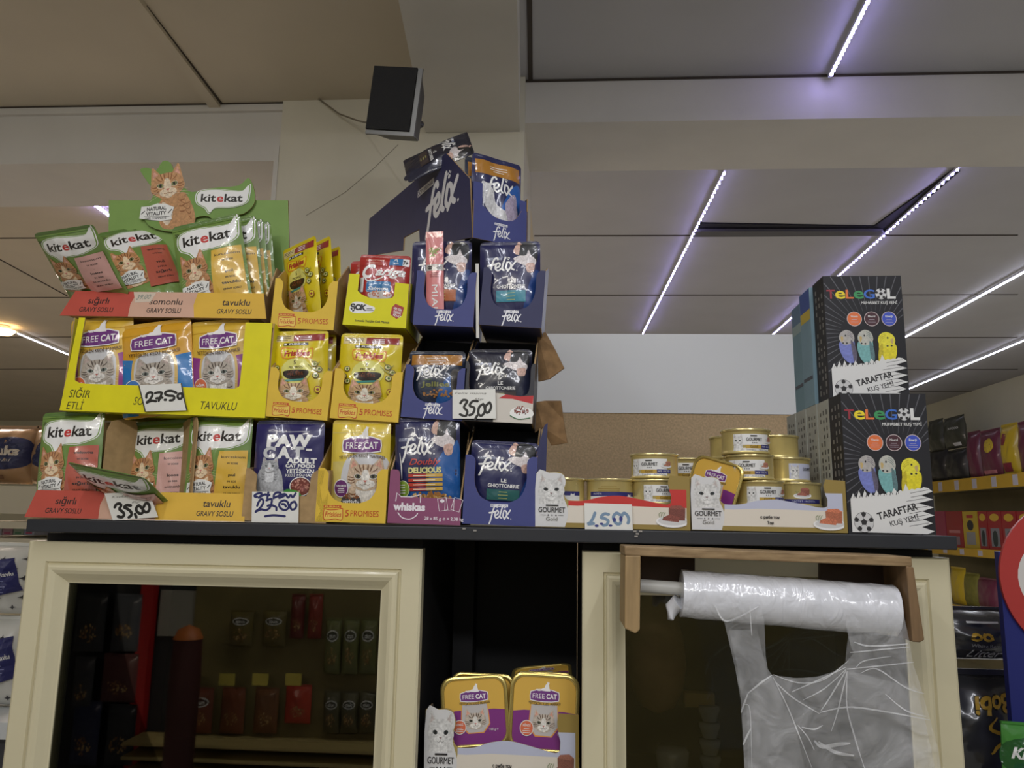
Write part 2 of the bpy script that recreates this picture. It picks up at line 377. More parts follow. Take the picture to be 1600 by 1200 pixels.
def d_kite(col, words):
    p = Print(); G2 = foil((74, 112, 38)); p.fill([(-49, 2), (49, 2), (49, 62), (0, 74), (-49, 66)], foil((120, 150, 76)), True)
    p.rect(-49.4, 131, 49.4, 131.8, G2)
    p.add(kite_logo(), .5, 109, 1.1)
    p.add(GINGER, -22, 66, 20, 21, .12)
    p.fill([(6, 88), (47, 90), (47, 16), (0, 16)], foil(col))
    K = FK
    for k, (t, h) in enumerate(words): p.text(t, 27, 78-k*8.5, h, K, min(36, len(t)*3.4*h/4), .03)
    p.add(badge(), -24, 36, .95); p.stroke([(-45, 126), (-42, 124), (-45, 122)], 1, K, False); p.stroke([(-42, 126), (-39, 124), (-42, 122)], 1, K, False)
    return p
KW = lambda a, b, c: [(a, 4), ('W SOSIE', 2.6), ('—', 2), (b, 4), ('IN SOS', 2.6), (c, 4.2), ('GRAVY SOSLU', 2.6)]
def d_free(side, cat, circle, word):
    p = Print(); S = foil(side); Y2 = foil((206, 160, 40)); K = foil((70, 40, 20))
    p.fill([(-49, 3), (-49, 88), (-30, 84), (-26, 3)], S); p.fill([(49, 3), (49, 88), (30, 84), (26, 3)], S)
    p.fill([(-30, 30), (-27, 88), (27, 88), (30, 30), (20, 22), (-20, 22)], foil((214, 178, 96)), True); p.fill([(-26, 32), (-24, 85), (24, 85), (26, 32), (18, 26), (-18, 26)], foil((206, 206, 208)), True)
    p.rect(-49, 121, 49, 122, Y2)
    p.add(cat, 0, 60, 26, 20); p.add(free_logo(), 0, 107, 1.1); p.text('YETİŞKİN KEDİ MAMASI', 0, 90, 5, K, 72, .02, arc=-3)
    p.ell(-30, 42, 12.5, 12.5, FW); p.ell(-30, 42, 11.4, 11.4, foil(circle)); p.text(word, -30, 43, 3, FW, 16, .03); lines(p, -30, 40, 14, 3, FW, seed=3)
    return p
def d_free_kitten():
    p = Print(); K = foil((84, 60, 30)); p.rect(-46, 3, 46, 78, foil((214, 196, 110))); p.fill([(-22, 16), (-20, 82), (46, 82), (48, 16)], foil((206, 206, 208)), True)
    p.rect(-49, 120, 49, 121, foil((224, 206, 120)))
    p.add(CREAMCAT, 13, 55, 31, 23); p.add(free_logo(), 4, 101, 1.12); p.text('YETİŞKİN KEDİ MAMASI', 4, 81, 5, K, 76, .02, arc=3)
    p.ell(-28, 39, 13, 13, FW); p.ell(-28, 39, 11.8, 11.8, foil((106, 50, 110))); p.text('TAVUKLU', -28, 41, 3, FW, 18, .03); lines(p, -28, 38, 15, 3, FW, seed=3)
    p.fill([(-26, 26), (4, 26), (8, 13), (-30, 13)], foil((70, 70, 74))); p.add(kibble(-11, 27, 13, 4, 26, 2, [(150, 96, 60), (120, 70, 44)], foil)); p.text('YETİŞKİN', -11, 16.5, 5, FW, 28, .03)
    return p
def d_frisk():
    p = Print(); R = foil((150, 48, 46)); C = foil((224, 204, 140)); Y = foil((232, 214, 40)); K = foil((60, 44, 20))
    p.rect(-45, 122, -8, 134, C); p.rect(-8, 122, 45, 134, R); lines(p, -27, 130, 30, 3, K, 3, 1, 2); lines(p, 12, 130, 22, 3, FW, 3, 1.1, 5)
    p.rect(-24, 115, 18, 119.5, FK) ; p.text('PURINA', 0, 116, 3, FW, 28, .03); p.rect(-23, 115.8, -19, 118.8, FW)
    p.fill([(-25, 96), (-10, 93), (8, 96), (24, 92), (27, 110), (10, 107), (-10, 111), (-27, 112)], foil((226, 150, 30)), True)
    p.fill([(-23, 97.5), (-10, 95), (8, 98), (22.5, 94), (25, 108), (10, 105.5), (-10, 109), (-25, 110)], Y, True)
    p.text('Friskies', 0, 98, 9, foil((176, 40, 36)), 44, .05, .1)
    p.ell(0, 74, 26, 20, foil((226, 222, 120))); p.text('5', -2, 84, 6, K, None, .03); p.text('PROMISES', 0, 77, 4.4, K, 24, .03)
    p.fill([(-20, 74), (20, 74), (14, 62), (-14, 62)], foil((40, 30, 24)), True); p.add(kibble(0, 70, 14, 4, 28, 4, [(120, 66, 40), (90, 46, 30)], foil)); p.fill([(-18, 60), (18, 62), (18, 59), (-18, 57)], foil((70, 150, 140)))
    for x, y in ((-34, 80), (-38, 68), (-32, 60), (33, 66), (31, 84), (38, 76)):
        p.ell(x, y, 5, 4.4, foil((70, 40, 30))); p.ell(x, y, 4, 3.4, foil((226, 222, 150))); p.ell(x+.6, y, 1.8, 2.2, foil((80, 110, 40)))
    p.stroke([(24, 92), (34, 84), (40, 88)], 1.6, foil((150, 150, 70)), taper=True); p.stroke([(20, 84), (34, 74), (44, 78)], 1.6, foil((150, 150, 70)), taper=True)
    lines(p, -40, 50, 12, 4, K, 3, .9, 7); p.ell(37, 44, 5.5, 5.5, foil((150, 40, 36))); p.ell(37, 44, 4.4, 4.4, Y); p.ell(37, 44, 2.4, 2, foil((150, 40, 36)))
    p.add(FRISKY, -2, 41, 26, 17); return p
def d_felix(panel=(60, 140, 160), word='LE|GHIOTTONERIE', low=(34, 66, 130)):
    p = Print(); p.fill([(20, 3), (49, 3), (49, 82), (36, 78)], foil(low), True)
    fur_patch(p, 25, 112, 20)
    p.add(purina_tag(foil((150, 156, 180)), foil((40, 44, 80)), 26), -26, 106); p.add(felix_logo(FW), -42, 82, .48, .46)
    a, b = word.split('|'); p.text(a, 2, 66, 6.4, FW, None, .02); p.text(b, 2, 56.5, 6.4, FW, 46, .02)
    p.rect(-22, 34, 26, 53, foil(panel)); lines(p, 2, 48, 18, 3, foil((190, 190, 110)), 5.5, 1.1, 3); return p
def d_doubly():
    p = Print(); B = foil((30, 90, 160)); p.fill([(0, 4), (49, 4), (49, 100), (30, 96), (4, 54)], B, True); p.fill([(-49, 2), (0, 2), (6, 40), (-30, 36)], B, True)
    fur_patch(p, 25, 112, 19)
    p.add(purina_tag(foil((150, 156, 180)), foil((40, 44, 80)), 26), -30, 106); p.add(felix_logo(FW), -44, 83, .5, .46)
    p.text('Doubly', -2, 73, 9, foil((196, 66, 56)), 48, .01, .35); p.text('DELICIOUS', -2, 62, 7.4, foil((228, 222, 150)), 50, .05)
    for k in range(4): p.rect(-27, 56-k*6.2, 0, 61-k*6.2-.6, foil((190, 60, 46))); p.rect(0, 56-k*6.2, 25, 61-k*6.2-.6, foil((206, 166, 70))); p.rect(-20, 57.4-k*6.2, 14, 58.6-k*6.2, foil((236, 220, 190)))
    p.fill([(-36, 16), (46, 16), (44, 25), (-30, 25)], foil((120, 78, 44))); p.add(kibble(4, 27, 32, 8, 110, 9, [(196, 150, 90), (160, 110, 60), (216, 180, 120)], foil))
    p.ell(-36, 40, 11, 12, foil((206, 216, 190))); p.ell(-36, 40, 10, 11, foil((130, 160, 60))); lines(p, -36, 45, 12, 4, FW, 3.6, 1.2, 4); p.stroke([(-41, 90), (-38, 70), (-37, 53)], 1.6, FW, taper=True); return p
def d_jelly():
    p = Print(); p.rect(-45, 108, 45, 131, foil((170, 116, 40))); p.text('WITH CHICKEN', 0, 122, 3, FW, 38, .01); lines(p, 0, 118, 34, 3, FW, 3.4, 1, 2)
    p.fill([(0, 4), (49, 4), (49, 66), (20, 80)], foil((28, 84, 150)), True); p.fill([(28, 96), (30, 50), (48, 50), (48, 92)], fur((70, 66, 62)), True)
    p.add(purina_tag(foil((110, 116, 140)), foil((40, 44, 80)), 26), -30, 103); p.add(felix_logo(FW), -40, 80, .5, .46)
    p.text('with', -14, 74, 4, foil((90, 120, 70)), 14, .01); p.text('Jellies', 0, 61, 10, foil((118, 120, 60)), 50, .03); p.add(kibble(6, 46, 30, 8, 50, 3, [(160, 110, 60)], foil)); return p
def d_top():
    p = Print(); p.rect(-45, 106, 45, 130, foil((176, 122, 44))); lines(p, 0, 121, 34, 3, FW, 4, 1.2, 2)
    p.fill([(0, 40), (46, 40), (46, 98), (24, 90)], foil((40, 96, 176)), True); p.fill([(-34, 92), (-14, 84), (-6, 60), (22, 46), (30, 34), (-4, 36), (-30, 56)], fur((214, 214, 216)), True); p.fill([(10, 60), (34, 84), (40, 44), (24, 30)], fur((180, 168, 190)), True)
    p.add(felix_logo(FW), -32, 74, .55, .5); p.add(kibble(2, 22, 32, 14, 80, 6, [(196, 150, 110), (170, 110, 70), (220, 190, 140)], foil)); p.fill([(-38, 44), (-24, 42), (-20, 28), (-36, 24)], foil((140, 180, 70)), True); return p
def d_paw():
    p = Print(); S = foil((196, 198, 202)); p.rect(-30, 122, 30, 123.4, foil((150, 150, 170)))
    p.text('PAW', 2, 101, 17, FW, 66, .06); p.text('C', -26, 84, 16, S, 18, .06); p.text('A', -4, 84, 16, FW, 20, .06); p.text('T', 16, 84, 16, S, 17, .06); p.rect(27, 94, 35, 97.4, FW)
    p.text('ADULT', 22, 76, 7.6, FW, 40, .05); p.text('CAT FOOD', 20, 69.6, 5, FW, 40, .04); p.text('YETİŞKİN', 20, 61.6, 6, FW, 38, .02); p.text('KEDİ MAMASI', 20, 56.4, 3.8, FW, 38, .02)
    p.fill([(-36, 68), (-46, 40), (-46, 10), (-4, 10), (-2, 40), (-10, 68)], fur((176, 178, 182)), True); p.add(SILVER, -23, 71, 12.5, 11)
    p.ell(23, 42, 15, 14, FW); p.ell(23, 42, 13.8, 12.8, foil((120, 60, 54))); p.add(kibble(23, 42, 11, 10, 46, 5, [(176, 110, 100), (196, 140, 124), (140, 76, 70)], foil))
    p.fill([(-4, 28), (4, 38), (22, 34), (24, 22), (6, 20)], foil((76, 160, 66)), True); return p
def d_cariga():
    p = Print(); B = foil((50, 120, 176)); p.rect(10, 117, 44, 132, B); p.rect(36, 117, 48, 132, FW); p.text('7+', 41, 120, 9, FK, 9, .04); p.stroke([(20, 127), (23, 131), (26, 125)], 1.5, FW); lines(p, 23, 121, 16, 1, FW)
    p.text('Gourmet', -18, 126, 5, foil((226, 170, 150)), 36, .0, .3); lines(p, -18, 122, 34, 2, foil((226, 170, 150)), 3.4, 1.1)
    p.rect(-49, 115, 49, 115.6, foil((150, 34, 34))); p.text('C', -28, 90, 28, FW, 26, .04, .35); p.text('ariga', 14, 95, 17, FW, 58, .03, .35); p.stroke([(-40, 102), (-30, 84), (-10, 86), (10, 96)], 3, FW, taper=True);
    p.rrect(-30, 60, 18, 82, 4, B); p.text('Salmon', -7, 64, 7.5, FW, 40, .02, .3); p.ell(-2, 54, 24, 9, foil((206, 200, 196))); p.add(kibble(-2, 56, 20, 7, 40, 2, [(190, 110, 80)], foil)); p.rect(-44, 60, -36, 90, FW); return p

# ------------------------------------------------------------------ pouches
PH_W, PH_H = .095, .14
def pouch_surface(seed, bulge, crease):
    off = Vector((seed*3.7, seed*1.3, 0))
    def S(x, v):   # x in -50..50, v in 0..140 -> depth of the front
        u = abs(x)/50; q = v/140
        e = max(0, 1-u**2.6); vv = min(1, max(0, q/.957)); b = math.sin(math.pi*min(1, vv*.98+.01))**.55 if q < .957 else 0
        t = bulge*(e**.75)*b
        ew = min(1, 8*(1-u))
        t += crease*ew*(noise.noise(Vector((x*.03+v*.008, v*.022, 0))+off)+.35*noise.noise(Vector((x*.055+v*.03, v*.05-x*.02, 3))+off))*(1 if q < .957 else .35)
        return t
    return S
POUCH_MESH = {}
def pouch_meshes(key, design, base, seal, seed, bulge=.011, crease=.0026):
    if key in POUCH_MESH: return POUCH_MESH[key]
    S = pouch_surface(seed, bulge, crease); R = 7.0
    def half(v):
        d = min(v, 140-v)
        return 50-(R-math.sqrt(max(0, R*R-(R-d)**2)) if d < R else 0)
    def mp(x, v, n): return (x/100*PH_W, -S(x, v)-n, v/140*PH_H)
    def part(v0, v1, m, ridged):
        mb = MB(); nv = 26 if not ridged else 10; nx = 24
        vs = [v0+(v1-v0)*k/nv for k in range(nv+1)]
        if not ridged: vs = sorted(set(vs+[.6, 1.6, 3]))
        else: vs = sorted(set(vs+[139.4, 138.4, 137]))
        fr = []; bk = []
        for v in vs:
            h = half(v); r = []; b = []
            for k in range(nx+1):
                x = -h+2*h*k/nx; q = mp(x, v, (.00035*(1 if int(v*1.2) % 2 else 0)) if ridged else 0)
                r.append(q); b.append((q[0], .0008+S(x, v)*.75, q[2]))
            fr.append(r); bk.append(b)
        mb.grid(fr, m); mb.grid(bk, m, flip=True)
        for a, b in ((fr[0], bk[0]), (fr[-1], bk[-1]), ([r[0] for r in fr], [r[0] for r in bk]), ([r[-1] for r in fr], [r[-1] for r in bk])): mb.grid([a, b], m)
        return mb
    body = part(0, 134, base, False); top = part(134, 140, seal, True)
    clip = lambda x, v, n: mp(max(-half(v), min(half(v), x)), v, n)
    design.put(body, clip, 3.6, .00007, .0002, keep=lambda g: g <= 134); design.put(top, clip, 3.6, .00007, .0007, keep=lambda g: g > 134)
    POUCH_MESH[key] = (body.mesh('pouch_body'), top.mesh('top_seal')); return POUCH_MESH[key]
DESIGNS = {}
GRN = foil((114, 144, 70)); NAVY = foil((38, 40, 84)); YEL = foil((222, 200, 24)); GLD = foil((222, 182, 62)); RED = foil((172, 44, 40))
def design(key):
    if key in DESIGNS: return DESIGNS[key]
    D = {'kite_pink': lambda: (d_kite((216, 168, 160), KW('lososiem', 'losos', 'somonlu')), GRN, foil((92, 124, 58))), 'kite_red': lambda: (d_kite((184, 92, 74), KW('wołowina', 'vită', 'sığırlı')), GRN, foil((92, 124, 58))),
         'kite_yellow': lambda: (d_kite((222, 180, 70), KW('kurczakiem', 'pui', 'tavuklu')), GRN, foil((92, 124, 58))),
         'free_purple': lambda: (d_free((146, 50, 136), TABBY, (216, 110, 70), 'SIĞIR'), GLD, foil((230, 190, 60))), 'free_blue': lambda: (d_free((30, 120, 190), TABBY, (60, 120, 190), 'SOMON'), foil((216, 160, 38)), foil((214, 164, 50))),
         'free_kitten': lambda: (d_free_kitten(), foil((226, 200, 70)), foil((224, 196, 70))), 'frisk': lambda: (d_frisk(), YEL, YEL), 'felix_teal': lambda: (d_felix(), NAVY, NAVY),
         'felix_orange': lambda: (d_felix((176, 96, 44)), NAVY, NAVY), 'felix_green': lambda: (d_felix((40, 96, 96)), NAVY, NAVY), 'doubly': lambda: (d_doubly(), NAVY, NAVY), 'jelly': lambda: (d_jelly(), foil((34, 44, 66)), foil((40, 46, 58))),
         'felix_top': lambda: (d_top(), NAVY, NAVY), 'paw': lambda: (d_paw(), foil((40, 36, 96)), foil((34, 36, 70))), 'cariga': lambda: (d_cariga(), RED, RED), 'felix_dark': lambda: (d_felix((60, 50, 50), 'LE|GHIOTTONERIE', (34, 38, 60)), foil((30, 31, 48)), foil((30, 31, 48)))}
    DESIGNS[key] = D[key](); return DESIGNS[key]
def pouch(key, B, T, wd, label, yaw=0, seed=1, group=None, thick=1, bulge=.011, crease=.0026):
    d, b, s = design(key); a, c = pouch_meshes((key, seed), d, b, s, seed, bulge, crease)
    h = (T-B).length; M = frame(B, T, yaw) @ Matrix.Diagonal((wd/PH_W, thick, h/PH_H, 1))
    t = thing('pet_food_pouch', label, 'pouch', M, group)
    for nm, me in (('pouch_body', a), ('top_seal', c)):
        o = bpy.data.objects.new(nm, me); COL.objects.link(o); o.parent = t
    return t
def pouch_px(key, b, t, wpx, Y, label, Yt=None, **k):
    """b, t: where the middle of the lower and the upper edge is seen; wpx: width in pixels at depth Y"""
    B = P(*b, Y); T = P(*t, Yt or Y); wd = (P(b[0]+wpx, (b[1]+t[1])/2, Y)-P(b[0], (b[1]+t[1])/2, Y)).length
    return pouch(key, B, T, wd, label, **k)
# ------------------------------------------------------------------ display boxes
def panel(mb, out, mp, t, mf, mb_, pr=None, edge=KRAFT):
    mb.prism(out, mp, t, mf, edge, mb_)
    if pr: pr.put(mb, mp)
def fmap(w, d=0, sy=1):                       # front panel, units of metres
    return lambda u, v, n: (u, d-n, v)
def cutout(w, hf, hl, fl, hr=None, fr=None, wave=None, slope=0):
    """front of a torn-open box: full height hf/hr at both ends, low edge hl between"""
    hr = hr or hf; fr = fr or fl; a = -w/2; b = w/2
    left = catmull([(a+fl*.55, hf), (a+fl, hf-.008), (a+fl*1.02, hl+(hf-hl)*.42), (a+fl*1.6, hl+(hf-hl)*.12), (a+fl*1.6+w*.14, hl)], n=4)
    right = catmull([(b-fr*1.6-w*.14, hl), (b-fr*1.6, hl+(hr-hl)*.12), (b-fr*1.02, hl+(hr-hl)*.42), (b-fr, hr-.008), (b-fr*.55, hr)], n=4)
    return [(a, 0), (a, hf)]+left+right+[(b, hr), (b, 0)]
def px_box(bl, br, top, Y):
    """frame, width and height of a front seen with lower corners bl, br and its top edge at pixel row top"""
    A = P(*bl, Y); B = P(*br, Y); m = (A+B)/2; w_ = (B-A).length
    T = P((bl[0]+br[0])/2, top, Y); x = (B-A).normalized(); z = Vector((0, -1, 0)).cross(x) * -1
    z = x.cross(Vector((0, 1, 0))).normalized(); y = z.cross(x)
    return Matrix(((x.x, y.x, z.x, m.x), (x.y, y.y, z.y, m.y), (x.z, y.z, z.z, m.z), (0, 0, 0, 1))), w_, (T-m).dot(z)
def scaled(pr, k, x=0, y=0): return Print().add(pr, x, y, k)
def display_box(name, label, M, w, d, front, mf, hs, hb, prints, inner=KRAFT, side=None, group=None, left=None, right=None, t=.0022, back=None):
    """open shelf box: front panel of outline `front`, sides rising from the front edge height to hs, back hb"""
    th = thing(name, label, 'box', M, group); side = side or mf
    m = MB(); panel(m, front, fmap(w), t, mf, inner, prints); m.build('front_panel', th)
    hl = max(v for u, v in front if u < 0); hr = max(v for u, v in front if u > 0)
    for sg, hh, o in ((-1, hl, left), (1, hr, right)):
        m = MB(); out = o or [(t, 0), (d, 0), (d, hs), (d*.55, hs), (t, hh)]
        if sg < 0: mp = lambda u, v, n, s=-w/2: (s-n, u, v); m.prism([(u, v) for u, v in out], mp, t, side, KRAFT, inner)
        else: mp = lambda u, v, n, s=w/2: (s+n, u, v); m.prism([(u, v) for u, v in out], mp, t, side, KRAFT, inner)
        # the panel stands inside the front
        for i in range(len(m.v)):
            pass
        m.build('side_panel', th)
    m = MB(); m.box(-w/2+t, w/2-t, d-t, d, 0, hb, back or inner, faces={1: side}); m.build('back_panel', th)
    m = MB(); m.box(-w/2+t, w/2-t, t, d-t, 0, t, inner, faces={5: side}); m.build('base_panel', th)
    return th
FBOX = card((226, 190, 66)); FRED = ink((196, 70, 30)); FYEL = ink((234, 202, 90)); FBOXI = card((204, 168, 76))
def frisk_print(w, hl, txt_ok=True):
    p = Print(); k = w/100
    p.add(friskies_logo(FRED, FYEL, FYEL), (-25)*k, hl*.5-k*2, k*.62)
    p.text('5', -5*k, hl*.5-5*k, 9*k, FRED, None, .01); p.text('PROMISES', 20*k, hl*.5-4.6*k, 8.4*k, FRED, 40*k, 0); return p
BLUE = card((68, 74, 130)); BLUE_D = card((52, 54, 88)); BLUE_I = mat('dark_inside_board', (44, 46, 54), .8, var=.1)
def felix_print(w, hl):
    p = Print(); k = w/100; Wk = ink((232, 232, 236))
    p.add(purina_tag(Wk, ink((50, 60, 120)), 24), 0, hl*.74, k); p.add(felix_logo(Wk), -17*k, hl*.17, k*.30, k*.34); return p
SHELF_Z = P(760, 824, 1.10).z
# ================================================================== THE SETTING
ZC = 2.66
C_R = mat('painted_ceiling', (184, 184, 186), .7, var=.03, vs=5, bump=.05, bs=30)
C_L = mat('painted_ceiling_aged', (198, 188, 168), .7, var=.04, vs=4, bump=.05, bs=30)
C_B = mat('painted_beam', (212, 209, 203), .65, var=.04, vs=6, bump=.08, bs=18)
SEAM = mat('ceiling_seam', (70, 62, 54), .9)
WALLC = mat('cream_wall', (226, 222, 198), .7, var=.03, vs=4)
FLOORM = mat('floor_tile', (188, 187, 184), .35, var=.1, vs=3)
def slab(name, x0, x1, y0, y1, z0, z1, m): b = MB(); b.box(x0, x1, y0, y1, z0, z1, m); return struct(name, b)
XR = PX(1600, 585, 3).x
# wall on the right where its top edge is seen against the ceiling
XR = PZ(1600, 585, ZC).x
XL = -8.5; YF = 9.4
slab('floor', XL-.1, XR+.1, -1.9, YF+.1, -.05, 0, FLOORM)
YB = PZ(1050, 122, ZC).y                       # front face of the cross beam
zb = P(1050, 189, YB).z; yb2 = PZ(1050, 266, zb).y
YP = YB-.02                                    # face of the pillar
xp0 = P(432, 300, YP).x; xp1 = P(818, 300, YP).x
ZL = P(300, 166, YB).z                         # the older ceiling on the left hangs a little lower
xs = P(742, 50, YB-.3).x
slab('ceiling', xp1-.02, XR+.1, -1.9, YB, ZC, ZC+.08, C_R)
slab('ceiling', xp1-.02, XR+.1, YB, YF+.1, ZC, ZC+.08, C_R)
slab('ceiling', XL-.1, xp1-.02, -1.9, YB, ZL, ZL+.08, C_L)
slab('ceiling', XL-.1, xp1-.02, YB, YF+.1, ZC, ZC+.08, C_L)
slab('ceiling_beam', xp1, XR, YB, yb2, zb, ZC, C_B)
zbl = P(215, 254, YB).z
slab('ceiling_beam', XL, xp0, YB, yb2, zbl, ZC, C_B)
slab('wall_right', XR, XR+.1, -1.9, YF, 0, ZC, WALLC)
slab('wall_left', XL-.1, XL, -1.9, YF, 0, ZC, WALLC)
slab('wall_back', XL, XR, YF, YF+.1, 0, ZC, WALLC)
slab('pillar', xp0, xp1, YP, YP+.42, 0, ZC, mat('pillar_plaster', (212, 207, 190), .75, var=.05, vs=5, bump=.15, bs=14))
# the ledge at the pillar's left shoulder
b = MB(); b.box(xp0-.012, xp0, YP-.004, YP+.3, P(430, 400, YP).z, P(430, 228, YP).z, C_B); struct('trim_1', b)
# beam that runs from the pillar towards the viewer
zs = P(740, 207, YP).z
pts = [PZ(604, -90, zs), PZ(665, 207, zs), PZ(812, 207, zs), PZ(806, -90, zs)]
pts[0] = pts[1]+(pts[0]-pts[1])*((-1.9-pts[1].y)/(pts[0].y-pts[1].y)); pts[3] = pts[2]+(pts[3]-pts[2])*((-1.9-pts[2].y)/(pts[3].y-pts[2].y))
b = MB(); b.hexa(pts, [Vector((p.x, p.y, ZC+.05)) for p in pts], C_B); struct('ceiling_beam', b)
def seam(a, c, wd=.006, m=SEAM, nm='trim_2', h=.003):
    d = (c-a); n = Vector((-d.y, d.x, 0)).normalized()*wd/2
    q = [a+n, a-n, c-n, c+n]; b = MB(); b.hexa([p+Vector((0, 0, -h)) for p in q], q, m); return struct(nm, b)
for py in (368, 461, 528, 578, 612): seam(PZ(835, py, ZC), PZ(1590, py-1, ZC), .006 if py < 500 else .01)
for py in (297, 370, 463, 525, 575): seam(PZ(-60, py+2, ZC), PZ(440, py, ZC), .006 if py < 500 else .01)
seam(PZ(0, 405, ZC), PZ(105, 462, ZC))
seam(PZ(213, -10, ZL), PZ(348, 164, ZL), .007); 
seam(PZ(205, -10, ZL), PZ(338, 164, ZL), .03, C_L, 'trim_3', .012)
b = MB(); b.box(XL, xp0, YB-.012, YB, ZL-.022, ZL, C_B); struct('trim_4', b)
b = MB(); b.box(xp1, XR, YB-.005, YB-.0005, ZC-.005, ZC-.0005, SEAM); struct('trim_2', b)
b = MB(); b.box(XL, xp0, YB-.014, YB-.0125, ZL-.004, ZL-.0005, SEAM); struct('trim_2', b)
seam(PZ(827, -20, ZC), PZ(829, 128, ZC), .012)
# dark sheets stand in for the shade inside the far ceiling's sagging gap
GAPM = mat('ceiling_gap_shadow', (40, 40, 46), .9)
b = MB(); g = [PZ(1095, 347, ZC), PZ(1365, 352, ZC), PZ(1385, 363, ZC), PZ(1085, 366, ZC)]
b.hexa([p+Vector((0, 0, -.006)) for p in g], g, GAPM)
g = [PZ(1365, 352, ZC), PZ(1492, 262, ZC), PZ(1500, 265, ZC), PZ(1385, 363, ZC)]
b.hexa([p+Vector((0, 0, -.006)) for p in g], g, GAPM); struct('ceiling_gap_shade', b)
b = MB(); g = [PZ(1085, 357, ZC-.01), PZ(1378, 357, ZC-.01), PZ(1385, 364, ZC-.01), PZ(1082, 366, ZC-.01)]
b.hexa([p+Vector((0, 0, -.012)) for p in g], g, mat('gap_rail', (96, 96, 100), .5)); struct('trim_5', b)
# partition behind the counter: white upper board over brown hardboard
YW = 1.95
ww = [P(822, 521, YW), P(1262, 524, YW), P(1262, 646, YW)]
zt, zm = P(1050, 522, YW).z, P(1050, 646, YW).z
b = MB(); b.box(xp1+.01, ww[1].x+.02, YW, YW+.03, zm, zt, mat('white_board', (240, 243, 246), .35, emit=0)); struct('wall_partition_top', b)
b = MB(); b.box(xp1+.01, ww[1].x+.02, YW+.004, YW+.03, 0, zm, mat('hardboard', (202, 176, 140), .8, var=.16, vs=220, bump=.1, bs=300)); struct('wall_partition_bottom', b)
# cracks in the pillar's plaster
for pth in ([(478, 337), (540, 300), (585, 262), (622, 226)],):
    b = MB(); b.tube([P(x, y, YP-.0006) for x, y in pth], .0006, mat('crack', (140, 134, 120), .9), 5); struct('trim_6', b)
# ------------------------------------------------------------------ LED strips
LEDW = mat('led_glow', (184, 172, 255), .4, emit=46); CHAN = mat('led_channel', (220, 222, 232), .4)
LEDF = mat('led_glow_even', (236, 236, 255), .4, emit=7)
def led_strip(a, c, n, label, z=ZC, size=.008, cont=False, grp='led strips on the ceiling', over=0):
    A = PZ(*a, z-.022); B = PZ(*c, z-.022); d = (B-A); L = d.length; x = d.normalized()
    M = Matrix.Translation(A) @ Vector((1, 0, 0)).rotation_difference(x).to_matrix().to_4x4()
    t = thing('led_strip', label, 'light', M, grp)
    m = MB(); m.box(-.01, L+.01, -.004, .004, .002, .010, CHAN); m.build('channel', t)
    if cont:
        m = MB(); m.box(0, L, -.004, .004, -.004, .002, LEDF); m.build('diffuser', t); return t
    m = MB(); s_ = size/2; m.box(-s_, s_, -s_, s_, -.003, .002, LEDW); me = m.mesh('diode')
    for k in range(n):
        o = bpy.data.objects.new('diode', me); COL.objects.link(o); o.parent = t; o.location = ((k+.5)*L/n, 0, 0)
    return t
led_strip((1298, 119), (1375, -34), 21, 'violet-white led strip nearest the viewer, above the front beam', size=.0055)
led_strip((1133, 268), (1004, 522), 62, 'led strip running down to the white board, leftmost on the far right-hand ceiling', size=.0062)
led_strip((1500, 262), (1206, 524), 70, 'led strip that starts beside the ceiling gap and drops behind the stacked black boxes', size=.0062)
led_strip((1640, 403), (1395, 537), 0, 'led strip ending behind the upper black box, second from the wall', cont=True)
led_strip((1640, 515), (1395, 618), 0, 'led strip closest to the far cream wall', cont=True)
led_strip((131, 307), (182, 345), 10, 'short led strip seen left of the green cat header', size=.013)
led_strip((28, 521), (112, 556), 0, 'led strip at the far left beside the warm lamp', cont=True)
lp = PZ(2, 516, ZC-.03)
t = thing('ceiling_lamp', 'warm glowing ceiling lamp at the left edge of the view', 'lamp', Matrix.Translation(lp))
m = MB(); m.lathe([(0, .025), (.05, .025), (.055, 0)], CHAN, 20); m.build('housing', t)
m = MB(); m.lathe([(0, -.03), (.06, -.022), (.08, 0), (0, .001)], mat('warm_lamp', (255, 206, 140), .4, emit=14), 20); m.build('diffuser', t)

# ------------------------------------------------------------------ speaker on the pillar
c4 = [P(589, 121, 1.42), P(573, 206, 1.42), P(638, 215, 1.40), P(647, 118, 1.40)]
x = (c4[2]-c4[1]).normalized(); z0 = (c4[0]-c4[1]); wS = (c4[2]-c4[1]).length; hS = z0.length
n_ = Vector((-.10, -.97, -.10)).normalized(); z_ = (z0-n_*z0.dot(n_)).normalized(); x_ = z_.cross(-n_)*-1
x_ = (-n_).cross(z_)
Ms = Matrix(((x_.x, -n_.x, z_.x, 0), (x_.y, -n_.y, z_.y, 0), (x_.z, -n_.z, z_.z, 0), (0, 0, 0, 1))); Ms.translation = c4[1]
t = thing('wall_speaker', 'black loudspeaker with silver bezel high on the pillar', 'speaker', Ms)
SB = mat('speaker_plastic', (34, 34, 36), .45); SV = mat('speaker_silver', (104, 104, 102), .35, metal=.5)
m = MB(); wS *= 1.02; hS *= 1.12
m.hexa([(0, 0, 0), (wS, 0, 0), (wS, 0, hS), (0, 0, hS)], [(wS*.16, .085, .018), (wS*.84, .085, .018), (wS*.84, .085, hS-.018), (wS*.16, .085, hS-.018)], SB); m.build('cabinet', t, .003)
m = MB(); m.prism([(-.002, -.004), (wS+.003, -.004), (wS+.003, hS+.001), (-.002, hS+.001)], lambda u, v, n: (u, -.002-n, v), .006, SV); m.build('bezel', t, .002)
